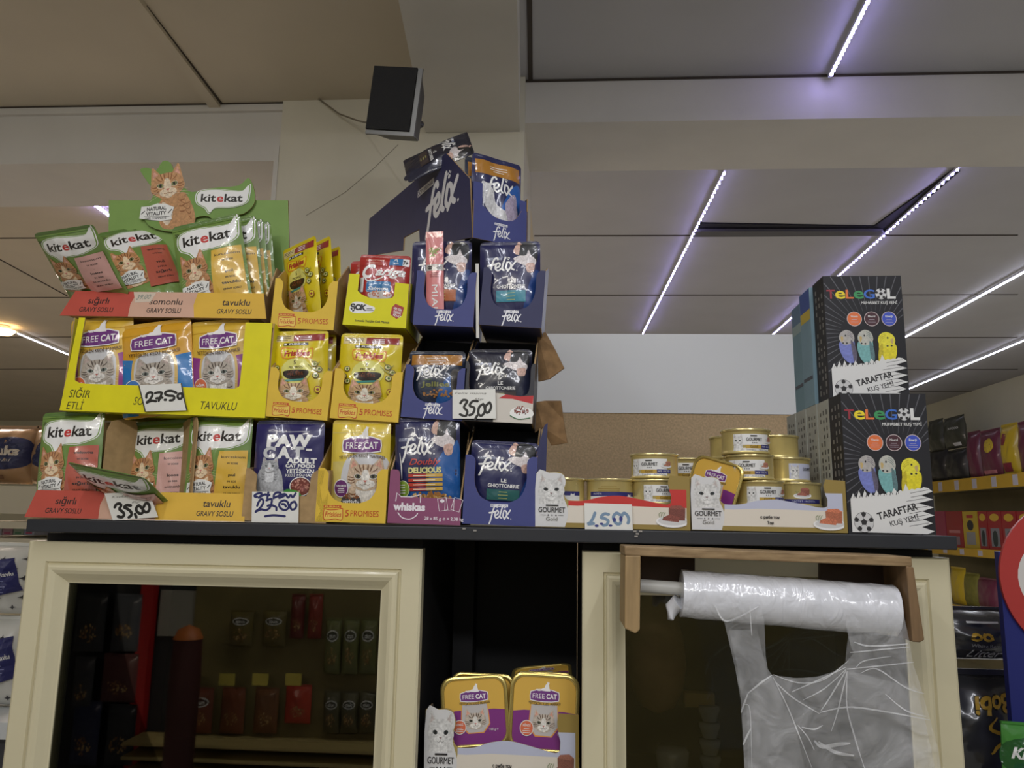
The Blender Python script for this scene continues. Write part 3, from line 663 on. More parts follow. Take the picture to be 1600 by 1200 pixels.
m = MB(); m.prism([(-.001, .005), (wS-.007, .005), (wS-.007, hS), (-.001, hS)], lambda u, v, n: (u, -.006-n, v), .004, mat('speaker_grille', (20, 20, 22), .8, bump=.5, bs=900)); m.build('grille', t, .002)
m = MB(); m.tube([(wS*.5, .08, hS*.5), (wS*.55, .11, hS*.55), (wS*.6, .15, hS*.6)], .008, SB); m.build('bracket', t)
m = MB(); m.tube([P(462, 137, YP-.003), P(492, 150, YP-.004), (P(530, 178, YP-.02)), P(560, 189, YP-.06), P(580, 193, 1.47)], .0022, mat('thin_cable', (120, 112, 96), .6), 6)
tag(m.build('speaker_cable'), 'thin slack cable running along the pillar to the loudspeaker', 'cable')
# ================================================================== COUNTER AND CABINETS
SLAB = mat('black_laminate', (37, 39, 44), .5, var=.05, vs=40, bump=.03, bs=200)
BLK = mat('black_board', (30, 30, 32), .6, var=.06, vs=30)
CREAM = mat('cream_lacquer', (214, 206, 174), .38, var=.015, vs=12, coat=.15)
xa = P(42, 812, 1.10).x; xb = P(1495, 838, 1.10).x; zt_ = SHELF_Z; th_ = zt_-P(760, 845, 1.10).z
m = MB(); m.box(xa, xb, 1.10, 1.56, zt_-th_, zt_, SLAB); ct = m.build('countertop', None, .0015); tag(ct, 'long black laminate countertop under the pet food boxes', 'countertop')
m = MB(); zf = P(1455, 833, 1.1).z
ZS = zt_-th_                                  # underside of the top
YD = 1.125                                     # front of the doors
def cab(name, x0, x1, label, zbot=.08):
    t = thing(name, label, 'cabinet', Matrix.Translation((x0, YD+.024, zbot)))
    w_, h_, d_ = x1-x0, ZS-zbot-.002, .385
    for nm, a in (('side_panel', (0, .016, 0, d_, 0, h_)), ('side_panel', (w_-.016, w_, 0, d_, 0, h_)), ('back_panel', (.016, w_-.016, d_-.012, d_, 0, h_)), ('bottom_panel', (.016, w_-.016, 0, d_-.012, 0, .018)), ('top_panel', (.016, w_-.016, 0, d_-.012, h_-.018, h_)), ('inner_shelf', (.016, w_-.016, .02, d_-.012, h_-.40, h_-.382)), ('inner_shelf', (.016, w_-.016, .02, d_-.012, h_-.80, h_-.782)), ('plinth', (0, w_, .03, d_, -zbot+.001, 0))):
        m = MB(); m.box(*a, BLK); m.build(nm, t)
    return t
xl0 = P(45, 842, YD).x; xl1 = P(660, 858, YD).x; xr0 = P(910, 862, YD).x; xr1 = P(1484, 870, YD).x
CL = cab('glass_cabinet', xl0+.012, xl1-.004, 'black cabinet with cream framed dark glass door, left of the open niche')
CR = cab('glass_cabinet', xr0+.002, xr1-.012, 'black cabinet with cream framed glass door behind the bag roll')
GL = bpy.data.materials.new('dark_glass'); GL.use_nodes = True; nt = GL.node_tree; nt.nodes.clear()
o_ = nt.nodes.new('ShaderNodeOutputMaterial'); mx = nt.nodes.new('ShaderNodeMixShader'); tr_ = nt.nodes.new('ShaderNodeBsdfTransparent'); gl_ = nt.nodes.new('ShaderNodeBsdfGlossy'); fr_ = nt.nodes.new('ShaderNodeFresnel')
tr_.inputs[0].default_value = (.86, .86, .83, 1); gl_.inputs['Roughness'].default_value = .015; gl_.inputs[0].default_value = (.8, .82, .78, 1); fr_.inputs[0].default_value = 2.0
nt.links.new(fr_.outputs[0], mx.inputs[0]); nt.links.new(tr_.outputs[0], mx.inputs[1]); nt.links.new(gl_.outputs[0], mx.inputs[2]); nt.links.new(mx.outputs[0], o_.inputs[0])
def door(parent, x0, x1, z0, z1, loc):
    """door of mitred moulded rails; x, z measured from the cabinet's corner"""
    prof = [(0, .0), (0, .020), (.003, .022), (.029, .022), (.031, .0185), (.0325, .0185), (.034, .0235), (.037, .0250), (.041, .0245), (.046, .0215), (.050, .0175), (.054, .0135), (.058, .0100), (.060, .009), (.060, .0)]   # (inset, height)
    prof = prof[1:-1]
    m = MB(); w_, h_ = x1-x0, z1-z0
    for s_ in range(4):
        rows = []
        for ins, ht in prof:
            c = [(ins, ins), (w_-ins, ins), (w_-ins, h_-ins), (ins, h_-ins)]
            a, b = c[s_], c[(s_+1) % 4]; rows.append([(a[0], -ht, a[1]), (b[0], -ht, b[1])])
        rows = [[(r[0][0], 0, r[0][1]), (r[1][0], 0, r[1][1])] if k < 0 else r for k, r in enumerate(rows)]
        c = [(0, 0), (w_, 0), (w_, h_), (0, h_)]; a, b = c[s_], c[(s_+1) % 4]
        rows = [[(a[0], 0, a[1]), (b[0], 0, b[1])]]+rows
        c = [(.06, .06), (w_-.06, .06), (w_-.06, h_-.06), (.06, h_-.06)]; a, b = c[s_], c[(s_+1) % 4]
        rows.append([(a[0], 0, a[1]), (b[0], 0, b[1])])
        m.grid(rows, CREAM, smooth=False)
    d = m.build('door', parent); d.location = loc
    g = MB(); g.box(.056, w_-.056, -.007, -.003, .056, h_-.056, GL); g.build('glass_pane', d)
    return d
zdl0 = .10; HL = P(352, 850, YD).z
def fitdoor(C, x0, x1, ztop):
    o = C.location; return door(C, x0, x1, zdl0, ztop, (x0-o.x, -.001, zdl0-o.z))
DL = fitdoor(CL, xl0, xl1, min(P(352, 851, YD).z, ZS-.002)); DR = fitdoor(CR, xr0, xr1, min(P(1200, 866, YD).z, ZS-.002))
# niche between the cabinets
t = thing('niche_shelf_unit', 'open black niche between the two glass-door cabinets', 'shelf', Matrix.Translation((xl1, 1.15, .08)))
zn = P(780, 1232, 1.18).z
for nm, a in (('back_panel', (0, xr0-xl1, .37, .385, 0, ZS-.082)), ('shelf_board', (0, xr0-xl1, 0, .37, zn-.098, zn-.08)), ('bottom_panel', (0, xr0-xl1, 0, .37, 0, .018))):
    m = MB(); m.box(*a, BLK); m.build(nm, t)
m = MB(); m.box(.004, .04, .30, .36, ZS-.36, ZS-.084, BLK); m.build('upright', t)
def pouch3(key, bl, br, tl, Y, dyr, dyt, label, seed=1, crease=.003):
    """pouch through three seen corners whose depths differ by dyr (right) and dyt (top)"""
    B = P(*bl, Y); R_ = P(*br, Y+dyr); T = P(*tl, Y+dyt); z = (T-B); h = z.length; z.normalize()
    x = (R_-B); w_ = x.length; x = (x-z*x.dot(z)).normalized(); y = z.cross(x); c = B+x*w_/2
    q = pouch(key, Vector((0, 0, 0)), Vector((0, 0, h)), w_, label, seed=seed, crease=crease)
    q.matrix_world = Matrix(((x.x, y.x, z.x, c.x), (x.y, y.y, z.y, c.y), (x.z, y.z, z.z, c.z), (0, 0, 0, 1))) @ Matrix.Diagonal((w_/PH_W, 1, h/PH_H, 1)); return q
# ================================================================== POUCH DISPLAYS ON THE COUNTER
BI = Matrix.Identity(4)
def kmm(w): return w/100
# ---- lower green-pouch tray
def lean_front(th, mb_pts): pass
def kite_tray(M, w, wt, h, label, cols, words, d, hs, hb, group=None, lean=.012, split=(.36, .66), extra=None):
    """tray with a three-colour front that narrows upwards; prints in metres on the front"""
    th = thing('shelf_tray', label, 'box', M, group)
    m = MB(); out = [(-w/2, 0), (w/2, 0), (wt/2, h), (-wt/2, h)]
    mp = lambda u, v, n: (u, -n+lean*v/h, v)
    p = Print(); K = ink((40, 26, 22))
    def xat(s, v): return (-w/2+w*s)*(1-v/h)+(-wt/2+wt*s)*v/h
    sp = (0,)+split+(1,)
    for k, c in enumerate(cols):
        a, b = sp[k], sp[k+1]; p.fill([(xat(a, 0), 0), (xat(b, 0), 0), (xat(b, h*.5)-(.004 if k < 2 else 0), h*.5), (xat(b, h), h), (xat(a, h), h), (xat(a, h*.5)-(.004 if k else 0), h*.5)], c)
    for t, cx in words:
        if t: p.text(t, cx*w, h*.50, h*.26, K, None, .012); p.text('GRAVY SOSLU', cx*w, h*.17, h*.19, K, w*.165, .012)
    if extra: extra(p, w, h)
    panel(m, out, mp, .002, card((216, 178, 150)), GREYBOARD, p); m.build('front_panel', th)
    for sg in (-1, 1):
        m = MB(); m.prism([(lean*.2, 0), (d, 0), (d, hs), (d*.5, hs), (.03, h), (lean, h)], (lambda u, v, n, s=-wt/2+.001: (s-n, u, v)) if sg < 0 else (lambda u, v, n, s=wt/2-.001: (s+n, u, v)), .002, KRAFT, KRAFT, KRAFT); m.build('side_panel', th)
    m = MB(); m.box(-wt/2, wt/2, d-.002, d, 0, hb, KRAFT); m.build('back_panel', th)
    m = MB(); m.box(-wt/2, wt/2, .003, d-.002, .0005, .0025, KRAFT); m.build('base_panel', th)
    return th
KR, KP, KY = card((184, 78, 64)), card((206, 166, 144)), card((216, 174, 62))
Y0 = 1.106
M, w_, h_ = px_box((38, 808), (382, 815), 768, Y0)
kt = kite_tray(M, w_, w_*.965, h_, 'lower tray with red, pink and yellow front standing on the counter', (KR, KP, KY), (('sığırlı', -.33), ('', 0), ('tavuklu', .36)), .135, .135, P(254, 648, Y0+.012).z-SHELF_Z, split=(.34, .60))
m = MB(); o = [(0, 0), (.056, 0), (.056, .1), (.05, .118), (.03, .127), (.008, .118), (0, .10)]
a = P(160, 775, Y0+.03); bq = P(203, 775, Y0+.075)
def upright(th, A, B, h, round_=True, nm='divider'):
    """standing piece of cardboard from floor point A to B"""
    L = (B-A).length; d = (B-A).normalized(); n = Vector((-d.y, d.x, 0)); m = MB(); I = th.matrix_world.inverted()
    o = [(0, 0), (L, 0), (L, h*.93), (L*.9, h), (L*.45, h*1.0), (L*.12, h*.97), (0, h*.86)]
    m.prism(o, lambda u, v, k: I @ (A+d*u+Vector((0, 0, v))-n*k), .002, KRAFT, KRAFT, KRAFT); return m.build(nm, th)
zb_ = SHELF_Z+.004
def at_z(p, z=zb_): return Vector((p.x, p.y, z))
upright(kt, at_z(P(155, 790, Y0+.02)), at_z(P(203, 790, Y0+.06)), .148)
upright(kt, at_z(P(270, 790, Y0+.075)), at_z(P(297, 790, Y0+.012)), .15)
pouch_px('kite_red', (103, 800), (116, 643), 98, Y0+.024, 'green pouch with red flavour panel standing at the left end of the lowest tray', Yt=Y0+.03, seed=1, crease=.0034)
pouch_px('kite_pink', (247, 802), (252, 657), 98, Y0+.062, 'green pouch with pink panel standing between the cardboard dividers of the lowest tray', Yt=Y0+.066, seed=2)
pouch_px('kite_yellow', (335, 803), (347, 651), 100, Y0+.026, 'green pouch with yellow panel at the right end of the lowest tray', Yt=Y0+.03, seed=3)
# the pouch lying tilted over the front of the lower tray
pouch3('kite_pink', (167, 778), (262, 786), (104, 722), Y0+.062, -.046, -.10, 'green pouch slumped forward and tilted inside the lowest tray', seed=4)
# ---- upper green-pouch tray
Y2 = 1.128
M, w_, h_ = px_box((93, 493), (416, 498), 453, Y2)
ku = kite_tray(M, w_, w_*.925, h_, 'topmost tray with sign of a ginger cat, red, pink and yellow front', (KR, KP, KY), (('sığırlı', -.33), ('somonlu', 0), ('tavuklu', .34)), .12, .10, .10, split=(.335, .655), extra=lambda p, w, h: (p.fill([(-.172*w, h*.99), (-.06*w, h*.97), (-.075*w, h*.60), (-.15*w, h*.56)], ink((206, 190, 172))), p.text('39.00', -.115*w, h*.70, h*.2, ink((110, 128, 120)), .07*w, 0, .3, .06)))
I = ku.matrix_world.inverted()
GB = card((128, 160, 86)); YH = Y2+.118
m = MB(); o = [I @ P(*q, YH) for q in ((168, 500), (455, 500), (450, 313), (170, 313))]; o2 = [(q.x, q.z) for q in o]; yh = o[0].y
m.prism(o2, lambda u, v, n: (u, yh-n, v), .003, GB, KRAFT, KRAFT); hd = m.build('header_board', ku)
hp = Print(); hx = lambda px, py: ((I @ P(px, py, YH-.006)).x, (I @ P(px, py, YH-.006)).z)
ol = [(232, 352), (222, 325), (232, 318), (240, 300), (226, 278), (219, 265), (230, 262), (244, 266), (254, 252), (266, 254), (274, 272), (286, 290), (300, 300), (330, 294), (372, 290), (388, 278), (397, 296), (397, 318), (380, 334), (352, 338), (340, 350), (326, 338), (306, 340), (300, 352), (270, 362)]
m = MB(); m.prism([hx(*q) for q in catmull(ol, True, 3)], lambda u, v, n: (u, yh-.006-n, v), .0025, card((122, 156, 82)), KRAFT, KRAFT)
s_ = (I @ P(261, 280, YH)).x-(I @ P(231, 280, YH)).x; gx, gz = hx(262, 290)
TC = inkv
CATC = cat_face((198, 150, 104), (150, 98, 58), (228, 208, 180), eye=(140, 150, 90), T=inkv)
bd = Print(); bd.fill([hx(*q) for q in ((252, 312), (248, 340), (258, 358), (300, 352), (304, 332), (294, 308), (284, 300))], inkv((190, 142, 96)), True)
bd.fill([hx(*q) for q in ((254, 316), (252, 340), (262, 352), (270, 330))], inkv((226, 208, 184)), True)
for k in range(4): bd.stroke([hx(280+k*5, 312+k*8), hx(290+k*3, 318+k*8), hx(298, 314+k*8)], .0016, inkv((150, 98, 58)), taper=True)
for tr, mm in CATC.ops[4:]: bd.ops.append(([tuple((gx+s_*.86*(p[0]*.97-p[1]*.22), gz+s_*.86*(p[1]*.97+p[0]*.22)) for p in t) for t in tr], mm))
bx, bz = hx(347, 311); bd.add(kite_logo(ink, 80, 30), bx, bz, s_/30*1.0)
bx, bz = hx(245, 333); bd.add(badge(ink), bx, bz, s_/30*1.15)
bd.put(m, lambda u, v, n: (u, yh-.006-n, v)); m.build('cat_sign', ku)
pouch3('kite_pink', (112, 470), (209, 473), (52, 365), Y2+.050, -.030, -.075, 'green pouch with pale pink panel leaning out at the left of the topmost tray', seed=5, crease=.003)
pouch3('kite_red', (190, 478), (296, 476), (152, 365), Y2+.030, .030, .070, 'green pouch with red panel in the middle of the topmost tray', seed=6)
pouch_px('kite_yellow', (342, 488), (321, 344), 108, Y2+.026, 'green pouch with yellow panel, foremost at the right of the topmost tray', Yt=Y2+.022, seed=7)
for k, lb in enumerate(('first', 'second', 'third')):
    pouch_px('kite_yellow', (362+k*10, 486), (349+k*11, 345+k*4), 104, Y2+.050+.016*k, 'green pouch, %s behind the front yellow-panel pouch of the topmost tray' % lb, Yt=Y2+.047+.016*k, seed=7)

# ---- yellow three-flavour tray
Y1 = 1.118
M, w_, h_ = px_box((93, 641), (414, 653), 500, Y1)
YLM = card((226, 216, 24)); TK = ink((60, 58, 20))
hl_ = h_*.29; a, b = -w_/2, w_/2
xx = lambda px: (M.inverted() @ P(px, 560, Y1)).x
out = [(a, 0), (a+w_*.03, h_), (xx(124), h_)]+catmull([(xx(124), h_*.95), (xx(121), hl_*1.35), (xx(126), hl_*1.06), (xx(138), hl_)], n=3)+catmull([(xx(366), hl_), (xx(376), hl_*1.06), (xx(379), hl_*1.35), (xx(378), h_*.95)], n=3)+[(xx(378), h_), (b-w_*.01, h_), (b, 0)]
p = Print(); zz = lambda py: (M.inverted() @ P(255, py, Y1)).z
p.text('SIĞIR', xx(132), zz(626), .0125, TK, .033, 0, .2); p.text('ETLİ', xx(128), zz(645), .0125, TK, .027, 0, .2); p.text('SOMON', xx(240), zz(634), .0125, TK, .045, 0, .2); p.text('TAVUKLU', xx(350), zz(637), .0125, TK, .056, 0, .2)
yt = display_box('shelf_tray', 'bright yellow cut-out tray holding three pouch flavours, second level', M, w_, .125, out, YLM, h_*.97, h_*.97, p, inner=card((196, 192, 60)), side=YLM)
pouch_px('free_purple', (158, 648), (160, 496), 98, Y1+.022, 'golden pouch with purple side at the left of the bright yellow tray', seed=1, crease=.002)
pouch_px('free_blue', (248, 650), (243, 503), 112, Y1+.018, 'golden pouch with blue sides, foremost in the middle of the bright yellow tray', seed=2, crease=.003)
pouch_px('free_blue', (262, 648), (256, 501), 104, Y1+.042, 'golden pouch with blue side tucked behind the middle one', seed=2)
pouch_px('free_purple', (346, 650), (344, 500), 92, Y1+.022, 'golden pouch with purple side at the right of the bright yellow tray', seed=3, crease=.002)

# ---- yellow boxes of single pouches
def friskies(label, bl, br, top, Y, d=.12, low=.34, hb=None, pr=True, fl=.15, group='yellow-orange pouch boxes', yaw=0, hs=None):
    M, w_, h_ = px_box(bl, br, top, Y)
    if yaw: M = M @ Matrix.Rotation(yaw, 4, 'Z')
    hl = h_*low
    return display_box('pouch_box', label, M, w_, d, cutout(w_, h_, hl, w_*fl), FBOX, hs or h_*1.02, hb or h_*1.05, frisk_print(w_, hl), FBOXI, FBOX, group), w_, h_
friskies('yellow-orange box on the counter holding a yellow kitten pouch', (492, 815), (602, 818), 732, 1.108, low=.36, hb=.135, hs=.13)
pouch_px('free_kitten', (560, 806), (566, 656), 92, 1.126, 'pale yellow pouch with a cream kitten standing on the counter row', seed=1, crease=.0036)
pouch_px('frisk', (568, 806), (574, 660), 92, 1.160, 'yellow pouch edge hidden behind the kitten pouch', seed=1)
friskies('yellow-orange box on the second level, beside the bright yellow tray', (413, 650), (511, 657), 576, 1.12, hb=P(470, 514, 1.135).z-P(462, 654, 1.12).z, hs=.125)
pouch_px('frisk', (464, 655), (468, 517), 92, 1.138, 'yellow tabby pouch standing in the second-level box beside the bright yellow tray', seed=2, crease=.0036)
pouch_px('frisk', (478, 654), (482, 522), 88, 1.165, 'yellow pouch peeping out behind the tabby pouch beside the bright yellow tray', seed=1)
friskies('yellow-orange box on the second level, beside the dark blue boxes', (515, 653), (622, 660), 578, 1.12, hb=P(584, 510, 1.135).z-P(568, 657, 1.12).z, hs=.125)
pouch_px('frisk', (572, 656), (582, 522), 98, 1.138, 'yellow tabby pouch with cream and red strip, beside the dark blue boxes', seed=3, crease=.003)
# third level, box turned so that its inner sides show
M, w_, h_ = px_box((422, 512), (521, 516), 436, 1.135); hl = h_*.34
out = cutout(w_, h_, hl, w_*.13, hr=h_*.98, fr=w_*.14)
bx = display_box('pouch_box', 'yellow-orange box with flared brown sides on the third level', M, w_, .12, out, FBOX, h_*1.0, h_*.9, frisk_print(w_, hl), FBOXI, KRAFT, 'yellow-orange pouch boxes', left=[(.0022, 0), (.12, 0), (.12, h_*1.0), (.03, h_*1.28), (.0022, h_)], right=[(.0022, 0), (.12, 0), (.12, h_*1.0), (.05, h_*1.5), (.0022, h_)])
rp = [c for c in bx.children if c.name.startswith('side_panel')]
pouch_px('frisk', (476, 508), (467, 380), 84, 1.172, 'yellow pouch turned sideways, foremost in the flared third-level box', Yt=1.168, yaw=-.62, seed=4, thick=.8)
pouch_px('frisk', (500, 506), (492, 380), 80, 1.196, 'yellow pouch turned sideways, second in the flared third-level box', Yt=1.192, yaw=-.66, seed=4, thick=.7)
pouch_px('frisk', (510, 506), (508, 394), 76, 1.218, 'yellow pouch turned sideways, rearmost in the flared third-level box', Yt=1.216, yaw=-.66, seed=4, thick=.7)
# yellow box with the red pouch
SOKY = card((224, 218, 20)); M, w_, h_ = px_box((535, 507), (634, 513), 428, 1.135); k = w_/100
p = Print(); SK = ink((30, 30, 34)); SW_ = ink((238, 238, 238)); SR = ink((168, 40, 36))
p.fill([(-42*k, 26*k), (-38*k, 36*k), (-26*k, 38*k), (-14*k, 34*k), (-2*k, 30*k), (-6*k, 22*k), (-22*k, 20*k), (-36*k, 20*k)], SW_, True)
for t, x, r in (('Ş', -36, .15), ('O', -28, 0), ('K', -20, -.1)): p.text(t, x*k, 25*k, 9*k, SK, None, .06, 0, r)
lines(p, -10*k, 27*k, 14*k, 2, ink((90, 90, 90)), 2.4*k, 1.2*k)
p.fill([(25*k, 32*k), (30*k, 38*k), (44*k, 33*k), (42*k, 20*k), (34*k, 14*k), (24*k, 20*k)], SR)
for n, t in enumerate(('HER GÜN', 'DÜŞÜK', 'FİYAT')): p.text(t, 34*k, (28-n*5.4)*k, 3.4*k, SW_, 13*k, .03, 0, -.28)
p.text('Somonlu Yetişkin Kedi Maması', -4*k, 6*k, 4*k, SK, 54*k, .01)
a, b = -w_/2, w_/2
out = [(a, 0), (a+w_*.02, h_*.98), (a+w_*.18, h_*.98), (a+w_*.18, h_*.66)]+catmull([(a+w_*.24, h_*.60), (a+w_*.42, h_*.53), (b-w_*.3, h_*.55), (b-w_*.24, h_*.6)], n=3)+[(b-w_*.24, h_*.86), (b-w_*.02, h_*.84), (b, 0)]
display_box('pouch_box', 'lemon yellow box with red badge holding the red pouch', M, w_, .12, out, SOKY, h_*1.05, h_*1.05, p, inner=card((190, 180, 60)), side=SOKY)
pouch_px('cariga', (594, 506), (603, 399), 80, 1.152, 'red pouch with white script lettering and blue corner', seed=1, crease=.003, Yt=1.15)
pouch_px('cariga', (584, 506), (588, 408), 80, 1.180, 'maroon pouch edge behind the red script pouch', seed=1)

# ---- brown cardboard box with the navy pouch
M, w_, h_ = px_box((377, 813), (509, 818), 733, 1.108)
out = [(-w_/2, 0), (-w_/2, h_*.98)]+catmull([(-w_/2+.004, h_), (-w_/2+.016, h_*.88), (-w_/2+.017, h_*.6), (-w_/2+.024, h_*.5)], n=3)+catmull([(w_/2-.032, h_*.5), (w_/2-.028, h_*.62), (w_/2-.026, h_*.9), (w_/2-.018, h_)], n=3)+[(w_/2, h_), (w_/2, 0)]
display_box('pouch_box', 'plain brown cardboard box with torn front holding a navy pouch', M, w_, .13, out, KRAFT, h_*1.1, .15, Print(), KRAFT, KRAFT)
pouch_px('paw', (446, 806), (455, 657), 108, 1.126, 'navy pouch with a silver cat behind the lowest blue-ink price card', seed=1, crease=.004)
# ---- purple box
PUR = card((142, 80, 114)); M, w_, h_ = px_box((605, 817), (719, 821), 735, 1.108); k = w_/100; W_ = ink((236, 230, 236))
p = Print(); p.stroke([(-40*k, 30*k), (-39*k, 41*k), (-33*k, 36*k), (-18*k, 36*k), (-8*k, 39*k), (-6*k, 40*k), (-6*k, 29*k)], 1.2*k, W_, False); p.stroke([(-36*k, 14*k), (-30*k, 8*k), (-20*k, 6*k), (-12*k, 10*k), (-9*k, 14*k)], 1.4*k, W_)
p.text('whiskas', -21*k, 18*k, 10*k, W_, 44*k, .05)
for x, r in ((25, .2), (34, 0), (44, -.28)): p.stroke([(x*k+dx*k*math.cos(r)-dy*k*math.sin(r), 27*k+dx*k*math.sin(r)+dy*k*math.cos(r)) for dx, dy in ((-6, -8), (6, -8), (6, 9), (-6, 9))], .8*k, W_, False, True)
p.ell(24*k, 32*k, 3*k, 2.4*k, W_); p.text('28 x 85 g', 12*k, 6*k, 4.6*k, W_, 23*k, .015); p.text('℮ = 2,38 kg', 40*k, 6*k, 4.6*k, W_, 28*k, .015)
hl = h_*.50; a, b = -w_/2, w_/2
out = [(a, 0), (a, h_*.97)]+catmull([(a+.003, h_), (a+.013, h_*.97), (a+.015, h_*.7), (a+.016, hl*1.02)], n=3)+[(a+.018, hl), (b, hl*.96), (b, 0)]
display_box('pouch_box', 'purple box with cat-ear outline logo on the counter', M, w_, .125, out, PUR, .14, P(674, 655, 1.12).z-SHELF_Z, p, inner=card((90, 86, 84)), side=BLUE_I)
pouch_px('doubly', (668, 810), (668, 652), 102, 1.126, 'blue pouch with spoon and bowl of pieces standing in the purple box', seed=1, crease=.004)
# ---- dark blue boxes
def felix(label, bl, br, top, Y, pk, pb, pt, pw, plabel, d=.12, low=.30, hb=.13, fl=.14, mf=BLUE, seed=1, yaw=0, slope=0, pY=.02):
    M, w_, h_ = px_box(bl, br, top, Y); hl = h_*low
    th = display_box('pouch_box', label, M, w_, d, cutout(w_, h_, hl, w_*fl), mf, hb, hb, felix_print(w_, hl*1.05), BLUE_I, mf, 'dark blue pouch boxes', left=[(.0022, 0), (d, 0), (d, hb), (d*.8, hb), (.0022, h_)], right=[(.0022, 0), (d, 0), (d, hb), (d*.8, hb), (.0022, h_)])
    pouch_px(pk, pb, pt, pw, Y+pY, plabel, seed=seed, crease=.003)
    return th, w_, h_
th, w_, h_ = felix('dark blue box standing on the counter beside the low white trays', (722, 818), (836, 823), 712, 1.108, 'felix_green', (782, 812), (790, 690), 106, 'navy pouch with dark green panel in the counter-level blue box', low=.33, hb=P(782, 659, 1.12).z-SHELF_Z)
m = MB(); m.prism([(0, 0), (.045, 0), (.045, .152), (.03, .146), (.012, .118), (0, .1)], lambda u, v, n: (w_/2+.001+u*.30-.003, .002+u*.95-n*.3, v), .002, BLUE, KRAFT, BLUE_I)
q = Print(); q.add(purina_tag(ink((210, 210, 226)), ink((60, 66, 120)), 22), 0, 0, .001, rot=1.45); Print().add(q, .024, .10, 1).put(m, lambda u, v, n: (w_/2-.003+u*.30+n, .002+u*.95-n, v)); m.build('flap', th)
felix('dark blue box on the second level beside the yellow boxes', (626, 651), (722, 658), 572, 1.12, 'jelly', (680, 650), (684, 549), 88, 'dark pouch with orange band in the second-level blue box', low=.31, hb=P(692, 509, 1.132).z-P(674, 654, 1.12).z)
M, w_, h_ = px_box((722, 657), (832, 662), 566, 1.12); hl = h_*.42; k = w_/100
p = Print(); p.fill([(-6*k, 0), (49.5*k, 0), (49.5*k, 40*k), (30*k, 38*k), (10*k, 40*k), (-6*k, 42*k)], ink((206, 200, 190))); p.fill([(0, 34*k), (20*k, 34*k), (49*k, 28*k), (49.5*k, 40*k), (30*k, 38*k), (10*k, 40*k)], ink((186, 40, 44)))
p.ell(34*k, 14*k, 17*k, 9*k, ink((236, 236, 232))); p.add(kibble(32*k, 18*k, 11*k, 6*k, 40, 3, [(120, 40, 34), (150, 70, 56), (90, 30, 28)]), 0, 0, 1) if 0 else None
kb = Print()
for tr, mm in kibble(0, 0, 30, 16, 50, 3, [(120, 40, 34), (150, 70, 56), (90, 30, 28)]).ops: kb.ops.append((tr, mm))
p.add(kb, 33*k, 18*k, k*.36); p.stroke([(18*k, 10*k), (30*k, 5.4*k), (46*k, 8*k)], 1.2*k, ink((60, 110, 70)))
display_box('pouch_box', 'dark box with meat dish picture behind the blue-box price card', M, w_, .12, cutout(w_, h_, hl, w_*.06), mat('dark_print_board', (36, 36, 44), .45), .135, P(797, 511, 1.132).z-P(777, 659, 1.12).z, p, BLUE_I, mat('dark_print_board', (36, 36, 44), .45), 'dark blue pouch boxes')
pouch_px('felix_dark', (780, 655), (782, 546), 100, 1.138, 'dark navy pouch standing behind the price card of the dark dish box', seed=2)
th, w_, h_ = felix('dark blue box on the third level with a pink stick pack leaning in it', (645, 507), (739, 511), 424, 1.132, 'felix_orange', (688, 505), (691, 377), 94, 'navy pouch with orange panel behind the pink stick pack', hb=.125)
felix('dark blue box topmost at the right edge of the blue stack', (748, 507), (846, 513), 420, 1.132, 'felix_teal', (797, 506), (797, 378), 95, 'navy pouch with teal panel, rightmost on the third level', hb=.125, mf=BLUE_D)
m = MB(); m.hexa([P(743, 412, 1.134), P(748, 412, 1.134), P(749, 528, 1.134), P(744, 528, 1.134)], [P(743, 412, 1.20), P(746, 412, 1.20), P(747, 526, 1.20), P(744, 526, 1.20)], ink((206, 204, 198)))
tag(m.build('cardboard_strip'), 'pale cardboard edge standing between the two third-level blue boxes', 'cardboard')
# pink stick pack
PK = foil((216, 130, 130)); M = frame(P(680, 500, 1.139), P(679, 362, 1.134)); Ls = (P(679, 362, 1.134)-P(680, 500, 1.139)).length
t = thing('treat_stick_pack', 'slim pink stick pack leaning in the third-level blue box', 'treat', M)
m = MB(); W2 = .0135
def sp(x, z, n): return (x, -.0035*max(0, 1-(x/W2)**2)*math.sin(math.pi*min(1, max(0, z/Ls)))**.4-n, z)
rows = [[sp(-W2+2*W2*k/8, Ls*.93*j/24, 0) for k in range(9)] for j in range(25)]; bkr = [[(q[0], .001-q[1]*.5, q[2]) for q in r] for r in rows]
m.grid(rows, PK); m.grid(bkr, PK, flip=True)
for a, b in ((rows[0], bkr[0]), ([r[0] for r in rows], [r[0] for r in bkr]), ([r[-1] for r in rows], [r[-1] for r in bkr])): m.grid([a, b], PK)
p = Print(); GR = foil((140, 150, 70))
for k in range(14): r = random.Random(k); x = r.uniform(-.008, .008); z = Ls*r.uniform(.70, .80); p.stroke([(x-.004, z-.002), (x, z+.002), (x+.004, z-.001)], .0018, GR, taper=True)
p.rect(-W2*.98, Ls*.55, W2*.98, Ls*.62, foil((190, 186, 180))); 
for x in (-.007, .007): p.ell(x, Ls*.585, .004, .003, foil((60, 54, 54)))
p.ell(0, Ls*.60, .002, .0015, foil((90, 60, 60))); p.text('MIAU', -.004, Ls*.22, .009, FW, Ls*.34, .02, rot=-math.pi/2, al='c'); lines(p, 0, Ls*.52, .016, 3, foil((150, 70, 70)), .003, .001)
p.put(m, sp, .004); m.build('wrapper', t)
m = MB(); m.box(-W2, W2, -.0006, .0016, Ls*.93, Ls, foil((222, 146, 142))); m.build('top_seal', t)

